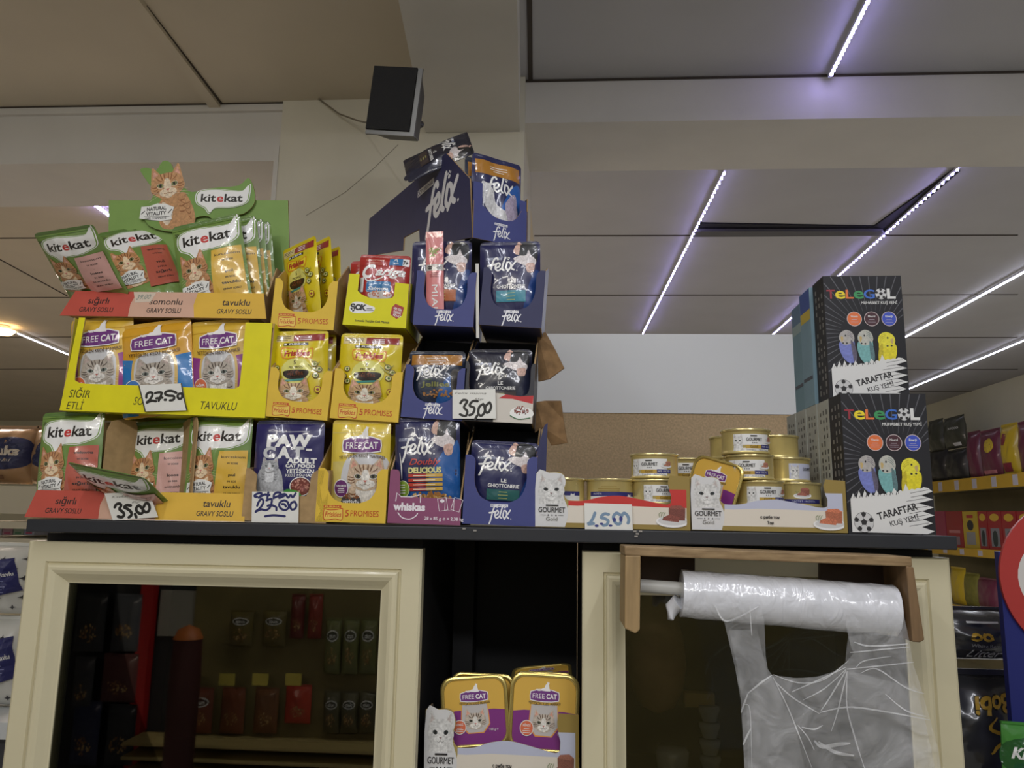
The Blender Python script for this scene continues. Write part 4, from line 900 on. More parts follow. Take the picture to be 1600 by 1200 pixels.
# ---- big display box turned on top of the stack
A = P(739, 371, 1.135); z_ = A.z; R_ = PZ(815, 377, z_); dx = (R_-A); ang = math.atan2(dx.y, dx.x); W_f = dx.length
ang = math.radians(33); W_f = .097
M = Matrix.Translation(A) @ Matrix.Rotation(ang, 4, 'Z')
t = thing('display_box', 'big navy display box turned cornerwise on top of the stack', 'box', M)
I = M.inverted(); SIDE = card((44, 46, 84))
def on_side(px, py):          # where a pixel's ray meets the box's left side plane
    n = M.to_3x3() @ Vector((1, 0, 0)); d = ray(px, py); s = (A-EYE).dot(n)/d.dot(n); q = I @ (EYE+d*s); return (q.y, q.z)
sp_ = [on_side(*q) for q in ((738, 371), (734, 279), (697, 239), (640, 290), (577, 342), (575, 396), (636, 386), (632, 372), (656, 362), (655, 383))]
sp_ = [on_side(*q) for q in ((738, 371), (734, 279), (697, 239), (640, 289), (577, 342), (575, 400), (630, 391), (631, 371), (655, 358), (656, 386))]
DEP = max(q[0] for q in sp_)
m = MB(); mps = lambda u, v, n: (-n, u, v)
p = Print(); LG = ink((220, 220, 222))
def wq(px, py): return on_side(px, py)
a0 = wq(655, 385); 
# lettering runs from the far end to the near corner as seen from outside
o0 = Vector(wq(660, 364)); o1 = Vector(wq(709, 328)); kx = (o1-o0)/100
up = Vector(wq(672, 300))-Vector(wq(664, 345))
kx = Vector((-abs(o1.x-o0.x)/100, (o1.y-o0.y)/100)); ky = Vector((0, .074/60))
fl = felix_logo(LG, 8.5)
for tr, mm in fl.ops: p.ops.append(([tuple((o0.x+q[0]*kx.x, o0.y+q[0]*kx.y+q[1]*ky.y) for q in tri) for tri in tr], mm))
o0 = Vector(wq(654, 308)); 
for tr, mm in purina_tag(LG, ink((50, 52, 90)), 56).ops: p.ops.append(([tuple((o0.x+(q[0]+25)*kx.x, o0.y+(q[0]+25)*kx.y+q[1]*ky.y*1.1) for q in tri) for tri in tr], mm))
for a_, b_ in ((0, 50),):
    pass
m.prism([(-u, v) for u, v in sp_], lambda u, v, n: (-n, -u, v), .0025, SIDE, KRAFT, BLUE_I)
p.put(m, mps); m.build('side_panel', t)
ht = -I.translation.z if 0 else (I @ Vector((A.x, A.y, P(739, 312, 1.135).z))).z; hs_ = (I @ Vector((A.x, A.y, P(735, 282, 1.135).z))).z
m = MB(); panel(m, [(0, 0), (W_f, 0), (W_f, ht*1.02), (W_f*.88, ht*1.0)]+catmull([(W_f*.84, ht*.9), (W_f*.7, ht*.66), (W_f*.4, ht*.66), (W_f*.2, ht*.86), (W_f*.06, ht*1.0)], n=3)+[(0, ht)], lambda u, v, n: (u, -n, v), .0022, BLUE, BLUE_I, Print().add(felix_print(W_f, ht*.62), W_f/2, 0, 1)); m.build('front_panel', t)
m = MB(); m.box(0, W_f*.16, .002, .004, ht*.9, hs_, BLUE); m.box(W_f*.86, W_f, .002, .004, ht*.9, hs_*.86, BLUE); m.build('flange', t)
m = MB(); m.prism([(0, 0), (.22, 0), (.22, hs_*.6), (0, hs_*.9)], lambda u, v, n: (W_f+n, u, v), .0022, SIDE, KRAFT, BLUE_I); m.build('side_panel', t)
m = MB(); m.box(.002, W_f-.002, .003, .22, 0, .002, BLUE_I); m.build('base_panel', t)
m = MB(); m.box(.002, W_f-.002, .218, .22, .002, hs_*.6, BLUE_I); m.build('back_panel', t)
mm_ = M @ Matrix.Translation((W_f*.50, .016, .004))
def pouch_in(key, lx, ly, lz, rx, ry, rz, label, w=.095, h=.14, seed=1):
    q = pouch(key, Vector((0, 0, 0)), Vector((0, 0, h)), w, label, seed=seed, crease=.004)
    q.matrix_world = M @ Matrix.Translation((lx, ly, lz)) @ Matrix.Rotation(rz, 4, 'Z') @ Matrix.Rotation(ry, 4, 'Y') @ Matrix.Rotation(rx, 4, 'X') @ Matrix.Diagonal((w/PH_W, 1, h/PH_H, 1)); return q
pouch_in('felix_top', W_f*.5, .018, .004, -.04, .02, 0, 'shiny navy pouch with orange band standing in the topmost display box', .09, .148, 1)
pouch_in('jelly', W_f*.53, .05, .004, -.06, .0, 0, 'pouch with orange band close behind the shiny front pouch of the topmost box', .082, .158, 2)
def pouch_lie(B, T, n, key, label, w=.095, h=.14, seed=3):
    z = (T-B).normalized(); n = (n-z*n.dot(z)).normalized(); y = -n; x = y.cross(z)
    q = pouch(key, Vector((0, 0, 0)), Vector((0, 0, h)), w, label, seed=seed, crease=.004)
    q.matrix_world = Matrix(((x.x, y.x, z.x, B.x), (x.y, y.y, z.y, B.y), (x.z, y.z, z.z, B.z), (0, 0, 0, 1))) @ Matrix.Diagonal((w/PH_W, 1, h/PH_H, 1)); return q
pouch_lie(P(634, 268, 1.27), P(735, 222, 1.255), Vector((-.25, -.86, .45)), 'felix_dark', 'dark pouch lying slanted along the upper edge of the topmost display box', .072, .125)
# ================================================================== CANS, LOW TRAYS, CARTONS
GOLDM = mat('gold_tin', (222, 204, 138), .3, metal=.4, var=.06, vs=40); GOLDR = mat('gold_rim', (226, 210, 150), .22, metal=.7); GOLDC = card((166, 146, 84))
IW = ink((224, 224, 222)); IK = ink((44, 42, 44)); INV = ink((44, 44, 110)); IGD = ink((186, 152, 60)); IPK = ink((206, 130, 140)); LAV = ink((190, 194, 214)); IRED = ink((196, 52, 46)); CRM = ink((222, 214, 200)); GLIM = ink((150, 128, 64))
CR, CH = .0355, .0365
def can_print(kind):
    p = Print()
    if kind == 'front' or kind == 'pink':
        p.rect(-30, 12.5, 28, 28, IW); p.rect(-30, 3, 28, 8 if kind == 'front' else 12.5, IW)
        p.rect(-12, 7.5, 12, 12.5, IGD); p.rect(12, 7.5, 34, 13, INV); p.text('PATE · ПАСТЕТ', 23, 9, 2.4, IW, 19, .0)
        if kind == 'pink': p.rect(-14, 3, 34, 7.2, IPK); p.text('СЪС СЬОМГА · LOSOS', 10, 4, 2.2, IW, 40, 0)
        else: p.text('ZIVJU · ТУНЕЦ · ЛОСОСЬ', 0, 4, 2.4, IK, 52, 0)
        p.add(WHITECAT, -23, 18, 7, 8); p.rect(-5, 24.6, 5, 26.2, IK); p.text('GOURMET', 1, 18, 5, IK, 24, .02)
        for k in (-2, 1, 4): p.ell(k, 15.4, .7, .7, IK)
        p.text('Gold', 0, 8.4, 4, ink((110, 84, 30)), 11, 0); p.add(plate((160, 110, 90)), 27, 17, .26)
    elif kind == 'plate':
        p.rect(-30, 6, 34, 12, INV); p.text('ПАСТЕТ · PAŠTÉTA', 4, 7.6, 2.6, LAV, 36, 0); p.add(plate((140, 84, 70)), 2, 16, .42)
    elif kind == 'cat':
        p.rect(-14, 4, 30, 27, LAV); p.add(WHITECAT, -5, 16, 7, 8); p.text('GOURMET', 18, 17, 4.6, IK, 20, .02)
    elif kind == 'back':
        p.rect(-40, 3, 40, 11, IW); p.rect(-40, 11, 40, 17, INV); p.text('PASTĒTE', -26, 13, 2.4, IW, 14, 0); p.fill([(22, 9), (24, 14.5), (26, 13), (28, 13), (30, 14.5), (29.5, 9)], IW); p.ell(33, 27, 1.6, 1.6, GOLDR); lines(p, -8, 24, 36, 3, ink((160, 130, 50)), 3, .7)
    return p
CANM = {}
def can_mesh(kind):
    if kind in CANM: return CANM[kind]
    b = MB(); R, H = CR, CH
    b.lathe([(0, .0015), (R-.006, .0015), (R-.004, 0), (R-.0015, .0005), (R-.0006, .003), (R-.0022, .0048), (R-.0018, .006), (R-.0018, H-.0052), (R-.0008, H-.0042)], GOLDM, 48)
    mp = lambda u, v, n: ((R-.0018+n)*math.sin(u/1000/R), -(R-.0018+n)*math.cos(u/1000/R), v/1000)
    can_print(kind).put(b, mp, 3.0, .00004, .00015)
    t = MB(); t.lathe([(R-.0012, H-.0046), (R+.0004, H-.0030), (R+.0002, H-.0006), (R-.001, H), (R-.0022, H-.0008), (R-.0028, H-.0036), (R-.006, H-.0042), (R-.010, H-.0034), (0, H-.0034)], GOLDR, 48)
    CANM[kind] = (b.mesh('can_body'), t.mesh('lid')); return CANM[kind]
def can(kind, x, y, z, label, rot=0, group='gold pate cans'):
    t = thing('pate_can', label, 'can', Matrix.Translation((x, y, z)) @ Matrix.Rotation(rot, 4, 'Z'), group)
    for nm, me in zip(('can_body', 'lid'), can_mesh(kind)):
        o = bpy.data.objects.new(nm, me); COL.objects.link(o); o.parent = t
    return t
def gourmet_tray(label, bl, br, top, Y, col, meat, d=.17, text=True, plat=.034, group='low white cat trays'):
    M, w_, h_ = px_box(bl, br, top, Y); h_ = P((bl[0]+br[0])/2, top, Y).z-P((bl[0]+br[0])/2, (bl[1]+br[1])/2, Y).z
    kx, kz = w_/1395, h_/470; f = lambda x, z: (x*kx-w_/2, z*kz)
    wave = [(400, 232), (480, 242), (600, 272), (760, 284), (900, 265), (1050, 238), (1180, 216), (1222, 232)]
    cat_top = [(0, 470), (20, 478), (120, 476), (190, 482), (240, 470), (265, 440), (278, 385), (258, 318), (268, 262), (310, 234)]
    fl = [(1228, 300), (1205, 370), (1200, 420), (1225, 446), (1270, 460)]
    out = [f(0, 0)]+[f(*q) for q in catmull(cat_top+wave, n=3)]+[f(*q) for q in catmull(fl, n=3)]+[f(1392, 462), f(1395, 0)]
    th = thing('shelf_tray', label, 'box', M, group)
    p = Print()
    p.fill([f(*q) for q in catmull([(300, 232)]+wave, n=3)]+[f(*q) for q in ((1222, 190), (900, 196), (600, 200), (380, 188), (300, 190))], col)
    p.fill([f(*q) for q in ((300, 190), (380, 188), (600, 200), (900, 196), (1222, 190), (1395, 190), (1395, 42), (260, 42))], CRM)
    p.fill([f(*q) for q in ((260, 42), (1395, 42), (1395, 0), (270, 0))], GLIM)
    p.fill([f(*q) for q in ((1215, 470), (1200, 420), (1205, 370), (1220, 348), (1362, 348), (1362, 20), (1395, 4), (1393, 462))], GLIM)
    p.fill([f(*q) for q in ((1206, 348), (1362, 348), (1362, 190), (1222, 190), (1228, 290))], col)
    p.fill([f(*q) for q in catmull([(2, 4), (4, 464), (120, 472), (190, 474), (240, 462), (262, 438), (272, 385), (252, 318), (260, 250), (290, 180), (296, 100), (270, 4)], n=3)], ink((214, 214, 214)))
    face = Print()
    for tr, mm in WHITECAT.ops: face.ops.append((tr, mm))
    for tr, mm in face.ops:
        p.ops.append(([tuple(f(min(270, 142+118*q[0]), max(200, 322+115*q[1])) for q in t) for t in tr], mm))
    for tr, mm in Print().text and [] or []: pass
    q = Print(); q.rect(95, 182, 210, 194, IK); q.text('GOURMET', 150, 128, 46, IK, 240, .02); q.text('Gold', 150, 56, 34, ink((120, 118, 110)), 104, 0)
    for k in (118, 152, 188): q.ell(k, 104, 6, 6, IK)
    q.rect(48, 103, 98, 106, IK); q.rect(206, 103, 256, 106, IK)
    if text: q.text('с риба тон', 705, 116, 24, IK, 172, .03); q.text('Тон', 708, 64, 26, IK, 58, .03)
    for tr, mm in q.ops: p.ops.append(([tuple(f(*c) for c in t) for t in tr], mm))
    for tr, mm in plate(meat).ops: p.ops.append(([tuple(f(min(1362, 1235+4.6*c[0]), 62+5.2*c[1]) for c in t) for t in tr], mm))
    m = MB(); panel(m, out, fmap(w_), .0015, GOLDC, GREYBOARD, p); m.build('front_panel', th)
    for sg in (-1, 1):
        hh = h_*(.99 if sg < 0 else .97); o = [(.0016, 0), (d, 0), (d, h_*.55), (d*.6, h_*.6), (d*.3, hh), (.0016, hh)]
        m = MB(); m.prism(o, (lambda u, v, n, s=-w_/2+.0016: (s-n, u, v)) if sg < 0 else (lambda u, v, n, s=w_/2-.0016: (s+n, u, v)), .0015, GOLDC, KRAFT, GREYBOARD); m.build('side_panel', th)
    m = MB(); m.box(-w_/2+.002, w_/2-.002, d-.002, d, 0, h_*.55, GREYBOARD); m.build('back_panel', th)
    m = MB(); m.box(-w_/2+.003, w_/2-.003, .004, d-.003, .001, plat, GREYBOARD); m.build('raised_base', th)
    return th, M, w_, h_
YC = 1.108
gourmet_tray('low red and white cat tray holding gold cans behind the price card', (836, 823), (1079, 829), 741, YC, IRED, (120, 66, 56), text=False)
gourmet_tray('low lavender and white cat tray holding tall can stack and foil tray', (1081, 828), (1325, 833), 748, YC, LAV, (176, 104, 76))
zc0 = SHELF_Z+.0355; yc1 = YC+.012+CR; yc2 = yc1+.074
cx = lambda px, py, y: P(px, py, y-CR*.8).x
def lev(n): return zc0+n*(CH+.0003)
can('back', cx(877, 760, yc1), yc1, lev(0), 'gold can turned to its navy band, beside the white cat cut-out of the red tray', -.25)
can('back', cx(955, 760, yc1), yc1, lev(0), 'gold can turned to its navy band, above the blue 45 price card', .12)
can('front', cx(1027, 768, yc1), yc1, lev(0), 'lower gold can of the two-high pile in the red tray', .25)
can('front', cx(1026, 727, yc1), yc1, lev(1), 'upper gold can of the two-high pile in the red tray', -.35)
can('cat', cx(1044, 765, yc2), yc2, lev(0), 'gold can at the back of the red tray under another', .5)
can('front', cx(1078, 738, yc2), yc2, lev(1), 'gold can in the back row between the two low trays', -.2)
can('front', cx(1004, 765, yc2), yc2, lev(0), 'gold can at the back behind the two-high pile', 0)
can('pink', cx(1194, 765, yc1), yc1, lev(0), 'gold can with pink strip at the bottom of the three-high pile', .1)
can('front', cx(1178, 727, yc1), yc1, lev(1), 'middle gold can of the three-high pile', -.35)
can('front', cx(1172, 692, yc1), yc1, lev(2), 'topmost gold can of the three-high pile', .12)
can('plate', cx(1256, 770, yc1+.03), yc1+.036, lev(0), 'gold can with dish picture right of the three-high pile', -.1)
can('cat', cx(1238, 740, yc1+.04), yc1+.044, lev(1), 'gold can with pale cat label resting on the dish-picture can', .25)
can('plate', cx(1222, 708, yc1+.07), yc1+.078, lev(2), 'plain gold can topmost at the back of the lavender tray', 2.6)
can('front', cx(1150, 700, yc2+.02), yc2+.02, lev(2), 'gold can mostly hidden behind the top of the three-high pile', .2)
can('front', cx(1152, 735, yc2+.02), yc2+.02, lev(1), 'gold can hidden behind the middle of the three-high pile', .2)
can('front', cx(1154, 760, yc2+.02), yc2+.02, lev(0), 'gold can hidden behind the bottom of the three-high pile', .2)
# ------------------------------------------------------------------ foil trays of cat food
def rr(s, r, n=6):
    o = []
    for cx_, cy, a in ((s-r, s-r, 0), (-s+r, s-r, 90), (-s+r, -s+r, 180), (s-r, -s+r, 270)):
        o += [(cx_+r*math.cos(math.radians(a+90*k/n)), cy+r*math.sin(math.radians(a+90*k/n))) for k in range(n+1)]
    return o
def foil_tray_mesh(circle=(214, 108, 72)):
    """lid faces -y, centre at origin, 100 mm across"""
    FG = mat('tray_foil', (216, 194, 112), .25, metal=.75, bump=.15, bs=60); b = MB()
    rows = []
    for s, r, y in ((.050, .018, 0), (.0505, .018, .001), (.050, .018, .0022), (.0465, .016, .0025), (.044, .016, .004), (.038, .014, .024), (.036, .013, .0255), (.001, .0003, .0258)):
        rows.append([(x, y, z) for x, z in rr(s, r)])
    b.grid(rows, FG, closed=True)
    L = MB(); L.grid([[(x, y, z) for x, z in rr(s, r)] for s, r, y in ((.050, .018, 0), (.0475, .017, -.0018), (.0455, .0165, -.0012), (.0445, .016, .0004))], mat('tray_rim', (220, 198, 120), .22, metal=.8), closed=True)
    p = Print(); LT = ink; O = ink((214, 172, 72)); V = ink((124, 44, 124))
    p.fill(rr(.0446, .016), O); lo = [(x, min(z, .006-abs(x)*.12)) for x, z in rr(.0446, .016)]
    p.fill([(x, z) for x, z in rr(.0446, .016) if z < 0]+[(.0446, -.003), (.0446, .004), (.02, .009), (-.02, .009), (-.0446, .004), (-.0446, -.003)][::1] if 0 else lo, V)
    k = .001
    p.fill([(-20*k, 8*k), (20*k, 8*k), (22*k, -18*k), (12*k, -30*k), (-12*k, -30*k), (-22*k, -18*k)], ink((222, 150, 70))); p.fill([(-18.6*k, 10*k), (18.6*k, 10*k), (20.4*k, -17*k), (11*k, -28.5*k), (-11*k, -28.5*k), (-20.4*k, -17*k)], ink((190, 186, 184)))
    tb = cat_face((190, 178, 164), (92, 72, 58), (226, 222, 214), eye=(110, 110, 84), T=inkv, body=False)
    p.add(tb, 0, -13*k, 16*k, 14*k); p.add(free_logo(ink), 0, 21*k, .72*k); p.text('YETİŞKİN KEDİ MAMASI', 0, 11*k, 3.4*k, IK, 46*k, .01, arc=-1.5*k)
    p.ell(-24*k, -20*k, 10*k, 10*k, IW); p.ell(-24*k, -20*k, 9*k, 9*k, ink(circle)); p.text('HİNDİ', -24*k, -18*k, 3*k, IW, 11*k, .02); lines(p, -24*k, -21.5*k, 12*k, 3, IW, 2.4*k, .8*k); p.text('100 g ℮', 27*k, -27*k, 3.4*k, IW, 13*k, 0)
    p.put(L, lambda u, v, n: (u, .0006-n, v), None, .00004); 
    return b.mesh('container'), L.mesh('foil_lid')
FTM = foil_tray_mesh()
def foil_tray(M, label):
    t = thing('foil_food_tray', label, 'food tray', M, 'square foil food trays')
    for nm, me in zip(('container', 'foil_lid'), FTM):
        o = bpy.data.objects.new(nm, me); COL.objects.link(o); o.parent = t
    return t
foil_tray(Matrix.Translation(P(1113, 762, YC+.045)) @ Matrix.Rotation(-.75, 4, 'Z') @ Matrix.Rotation(.28, 4, 'Y') @ Matrix.Rotation(-.12, 4, 'X') @ Matrix.Diagonal((.84, .84, .84, 1)), 'gold foil tray leaning sideways behind the white cat cut-out of the lavender tray')
# niche: foil trays in another low tray
YN = 1.165
gourmet_tray('low lavender and white cat tray inside the dark niche', (662, 1224), (905, 1232), 1112, YN, LAV, (130, 84, 70), d=.15, plat=.003)
sN = (P(796, 1110, YN+.02)-P(692, 1110, YN+.02)).length/.1
foil_tray(Matrix.Translation(P(742, 1112, YN+.016)) @ Matrix.Rotation(-.10, 4, 'Y') @ Matrix.Rotation(-.1, 4, 'X') @ Matrix.Diagonal((sN, sN, sN, 1)), 'square foil tray with kitten lid, front left in the niche')
foil_tray(Matrix.Translation(P(850, 1114, YN+.016)) @ Matrix.Rotation(.03, 4, 'Y') @ Matrix.Rotation(-.1, 4, 'X') @ Matrix.Diagonal((sN*1.03, sN, sN*1.1, 1)), 'square foil tray with kitten lid, front right in the niche')
foil_tray(Matrix.Translation(P(752, 1106, YN+.050)) @ Matrix.Rotation(.02, 4, 'Y') @ Matrix.Rotation(-.1, 4, 'X') @ Matrix.Diagonal((sN, sN, sN, 1)), 'foil tray rim showing behind the front left one in the niche')
foil_tray(Matrix.Translation(P(850, 1104, YN+.055)) @ Matrix.Rotation(-.1, 4, 'X') @ Matrix.Diagonal((sN, sN, sN, 1)), 'foil tray standing behind the front right one in the niche')
foil_tray(Matrix.Translation(P(846, 1052, YN+.075)) @ Matrix.Rotation(-.12, 4, 'Y') @ Matrix.Rotation(-1.45, 4, 'X') @ Matrix.Diagonal((sN*.95, sN*.9, sN*.8, 1)), 'foil tray lying flat on top of the ones in the niche')

# ------------------------------------------------------------------ bird food cartons
def ball(s=1, x=0, y=0):
    p = Print(); p.ell(x, y, s*1.04, s*1.04, IK); p.ell(x, y, s, s, ink((206, 206, 206))); p.ell(x, y, s*.34, s*.34, IK, .3, 5)
    for k in range(5): a = 1.57+k*1.2566; p.ell(x+.8*s*math.cos(a), y+.8*s*math.sin(a), s*.27, s*.27, IK, a, 5); p.stroke([(x+.28*s*math.cos(a), y+.28*s*math.sin(a)), (x+.62*s*math.cos(a), y+.62*s*math.sin(a))], s*.035, IK, False)
    return p
def bird(body, head, dark):
    p = Print(); B, Hd, D = inkv(body, .15), inkv(head, .12), inkv(dark)
    p.fill([(-.5, .35), (-.62, -.2), (-.4, -.9), (0, -1.3), (.35, -1.25), (.5, -.6), (.55, .2), (.4, .6)], B, True)
    p.fill([(-.55, .5), (-.45, .95), (0, 1.2), (.45, 1.0), (.58, .5), (.3, .15), (-.25, .1)], Hd, True)
    p.fill([(.3, .4), (.58, -.1), (.62, -.9), (.4, -1.4), (.3, -.6)], D, True)
    p.fill([(-.42, .72), (-.24, .66), (-.3, .4), (-.4, .36)], ink((196, 170, 110)), True); p.ell(-.06, .78, .06, .07, IK); p.ell(-.3, .22, .07, .06, IK); p.ell(-.02, .2, .07, .06, IK)
    for k in range(3): p.stroke([(.1, 1.05-.12*k), (.3, .98-.14*k), (.46, .8-.16*k)], .03, D)
    return p
def telegol():
    """front, drawn 100 wide and 160 high"""
    p = Print(); RAY = ink((86, 86, 92)); w_, h_ = 50, 160
    for k in range(34):
        a = math.radians(-20+k*7.4); c, s = math.cos(a), math.sin(a); L = 200
        x0, y0 = 10+42*c, 84+30*s; tmax = min([(49.4-x0)/c if c > .01 else 1e9, (-49.4-x0)/c if c < -.01 else 1e9, (159-y0)/s if s > .01 else 1e9, (22-y0)/s if s < -.01 else 1e9])
        if tmax > 6: x1, y1 = x0+c*tmax, y0+s*tmax; ww = .18; we = .7; p.fill([(x0-s*ww, y0+c*ww), (x1-s*we, y1+c*we), (x1+s*we, y1-c*we), (x0+s*ww, y0-c*ww)], RAY)
    xs_ = [(-41, 'T', (150, 44, 56), 11), (-29, 'e', (236, 214, 40), 13), (-17, 'L', (226, 120, 60), 10), (-5.5, 'e', (60, 150, 90), 13), (8, 'G', (60, 110, 200), 14)]
    for x, t, c, wd in xs_: p.text(t, x, 130, 12 if t != 'e' else 15.5, ink(c), wd, .018)
    p.add(ball(7.2), 23, 136, 1); p.text('L', 36, 130, 13, IW, 11, .04); p.text('MUHABBET KUŞ YEMİ', 20, 122.5, 3.8, IW, 46, .03)
    for x, c, t in ((-13, (226, 116, 60), 'Vitamin'), (9, (70, 36, 44), 'Mineral'), (31, (62, 84, 190), 'Enerji')):
        p.ell(x, 103, 9.6, 9.6, ink((206, 190, 190))); p.ell(x, 103, 8.8, 8.8, ink(c)); p.text(t, x, 105, 2.8, IW, 9, .03); lines(p, x, 102, 11, 3, ink((200, 190, 200)), 2.2, .6)
    p.add(bird((118, 128, 196), (176, 172, 168), (96, 90, 110)), -24, 68, 17, 17, .06); p.add(bird((120, 176, 176), (190, 190, 180), (90, 120, 124)), -1, 67, 17, 18)
    yb_ = bird((226, 212, 40), (232, 222, 60), (196, 180, 40)); q = Print()
    for tr, mm in yb_.ops: q.ops.append(([tuple((-c[0], c[1]) for c in t) for t in tr], mm))
    p.add(q, 26, 64, 19, 18)
    r = random.Random(5); top = []
    for k in range(26): x = -46+k*3.4; top.append((x, 38+k*.55+r.uniform(0, 9)*(k % 2)))
    rt = []
    for k in range(11): rt.append((30+r.uniform(0, 6) if k % 2 else 49-r.uniform(0, 5)*(k > 7), 48-k*4.4))
    p.fill([(-46, 2)]+top+[(44, 52)]+rt+[(40, 1)], IW)
    for k in range(9): p.stroke([(16+r.uniform(0, 8), 46-k*4.6), (40+r.uniform(0, 6), 50-k*4.6)], .5, IK, False)
    for k in range(8): x = -42+k*7; p.stroke([(x, 40+k*.6), (x+1.5, 45+k*.6), (x+3, 41+k*.6)], .8, IK, False)
    p.text('TARAFTAR', 8, 22, 8, IK, 48, .03, 0, .26); p.text('KUŞ YEMİ', 15, 13, 6, IK, 34, .02, 0, .26); p.add(ball(11), -32, 13, 1); return p
TG = telegol(); BKC = card((38, 38, 42)); SPI = {'dark': card((40, 40, 44)), 'grey': card((176, 178, 170)), 'blue': card((130, 160, 176)), 'teal': card((120, 152, 166))}
def carton(M, w_, d_, h_, label, front=True, side='grey'):
    t = thing('bird_food_carton', label, 'carton', M, 'cartons of bird food'); m = MB(); sm = SPI[side]; fm = BKC if front else sm
    m.box(-w_/2, w_/2, 0, d_, 0, h_-.0015, fm, faces={2: sm, 3: sm, 1: sm})
    if front:
        q = Print()
        for tr, mm in TG.ops: q.ops.append(([tuple((c[0]*w_/100, c[1]*h_/160) for c in tt) for tt in tr], mm))
        q.put(m, lambda u, v, n: (u, -n, v), None, .00003)
    s = Print(); c = ink((90, 90, 86)) if side != 'dark' else ink((130, 128, 124)); r = random.Random(hash(label) % 99 if 0 else len(label))
    if side in ('blue', 'teal'):
        s.rect(.002, h_*.82, d_-.002, h_*.995, ink((52, 82, 160)) if side == 'blue' else ink((90, 120, 150))); s.rect(.002, h_*.73, d_-.002, h_*.82, ink((206, 180, 60)) if side == 'blue' else ink((150, 170, 170))); s.rect(.004, h_*.22, d_-.004, h_*.25, ink((60, 66, 80)))
    else:
        for col in range(3):
            for k in range(15):
                if r.random() < .72: z = h_*(.05+.06*k); s.rect(d_*(.16+.26*col), z, d_*(.16+.26*col)+d_*.10, z+h_*r.uniform(.02, .045), c)
    s.put(m, lambda u, v, n: (-w_/2-n, u, v)); m.build('carton_body', t)
    m = MB(); m.box(-w_/2, w_/2, 0, d_, h_-.0015, h_, fm); m.build('top_flap', t); return t
M, w_, h_ = px_box((1326, 833), (1463, 835), 614, 1.112); M.translation.z = SHELF_Z+.0005
carton(M, w_, .05, h_, 'black carton with three budgies, lower front of the stack', True, 'dark')
for k, nm in enumerate(('second', 'third', 'fourth', 'fifth')):
    carton(M @ Matrix.Translation((-.001*k, .0515*(k+1), 0)), w_, .05, h_, 'pale carton spine, %s from the front in the lower row' % nm, False, 'grey')
M2, w2, h2 = px_box((1296, 622), (1424, 622), 430, 1.166); w2 = w_*1.0; z2 = SHELF_Z+.001+h_; B2 = P(1360, 640, 1.166); h2 = P(1345, 431, 1.166).z-z2
Mu = Matrix.Translation((B2.x, 1.166, z2)) @ M.to_3x3().to_4x4()
carton(Mu, w2*.99, .05, h2, 'black carton with three budgies standing on top of the lower one', True, 'dark')
carton(Mu @ Matrix.Translation((-.004, .053, 0)), w2, .052, h2*.99, 'carton with blue top and yellow band behind the upper black one', False, 'blue')
carton(Mu @ Matrix.Translation((-.002, .108, 0)), w2, .05, h2*.94, 'pale blue carton at the back of the upper row', False, 'teal')

# ------------------------------------------------------------------ price cards
PAPER = mat('price_card_paper', (226, 226, 220), .6, var=.02, vs=60)
def card_tag(label, corners, Y, strokes, org, sc_, wd, inkm, extra=None, dots=()):
    """corners TL TR BR BL in pixels; strokes in the units of a close-up: pixel = org + p/sc_"""
    bl = P(*corners[3], Y); t = thing('price_card', label, 'price tag', Matrix.Translation(bl), 'handwritten price cards'); I = Matrix.Translation(-bl)
    g = lambda px, py: (lambda q: (q.x, q.z))(I @ P(px, py, Y))
    m = MB(); p = Print()
    for st in strokes: p.stroke([g(org[0]+a/sc_, org[1]+b/sc_) for a, b in st], wd, inkm)
    if extra: extra(p, g)
    panel(m, [g(*c) for c in corners], lambda u, v, n: (u, -n, v), .0006, PAPER, PAPER, p, PAPER); m.build('card', t); return t
MK = ink((30, 28, 24)); MB_ = ink((34, 38, 96)); MG = ink((120, 146, 172)); MBD = ink((52, 60, 130)); PEN = ink((110, 108, 100))
def edges27(p, g):
    for a, b, c in (((217.2, 603), (222, 622), (227, 643)), ((283.5, 599.6), (287, 620), (292, 640.5))): p.stroke([g(*a), g(*b), g(*c)], .0018, MK)
card_tag('white card reading 27.50 on the bright yellow tray', [(217, 602), (284, 599), (292, 641), (228, 643)], Y1-.004,
 [[(460, 500), (470, 420), (540, 370), (610, 390), (600, 470), (530, 570), (460, 630), (590, 580), (700, 590)], [(680, 390), (760, 370), (840, 380), (820, 460), (770, 580)], [(710, 520), (860, 500)], [(918, 556), (950, 556)], [(1210, 380), (1080, 330), (960, 350), (930, 410), (1010, 450), (1130, 460), (1160, 510), (1120, 560), (1050, 570)], [(1340, 400), (1270, 410), (1240, 470), (1280, 530), (1340, 510), (1360, 440), (1330, 395)]], (200, 590), 16, .0038, MK, edges27)
def pen35(txt, x, y, h, w, rot=0):
    def fn(p, g):
        a = g(x, y); p.text(txt[0], a[0], a[1], h, PEN, w, -.005, .3, rot); b = g(x+14, y+9); p.text(txt[1], b[0], b[1], h*.9, PEN, w*.28, -.005, .3, rot)
    return fn
card_tag('white card reading 35,00 slanting on the lowest tray of green pouches', [(163, 771), (232, 767), (247, 808), (176, 813)], Y0-.004,
 [[(310, 520), (350, 450), (430, 430), (470, 480), (430, 570), (520, 650), (540, 720), (480, 770), (390, 750)], [(710, 480), (610, 470), (550, 520), (620, 560), (700, 620), (730, 680), (710, 740), (660, 770)], [(815, 690), (850, 770)], [(900, 480), (850, 540), (860, 620), (940, 680), (1010, 650), (1000, 560), (920, 480)], [(1030, 520), (1090, 420), (1160, 450), (1180, 560), (1140, 630), (1070, 640), (1010, 580)]], (160, 760), 16, .0042, MK, pen35(('Kitekat mama', '85gr'), 199, 777, .0034, .046, .07))
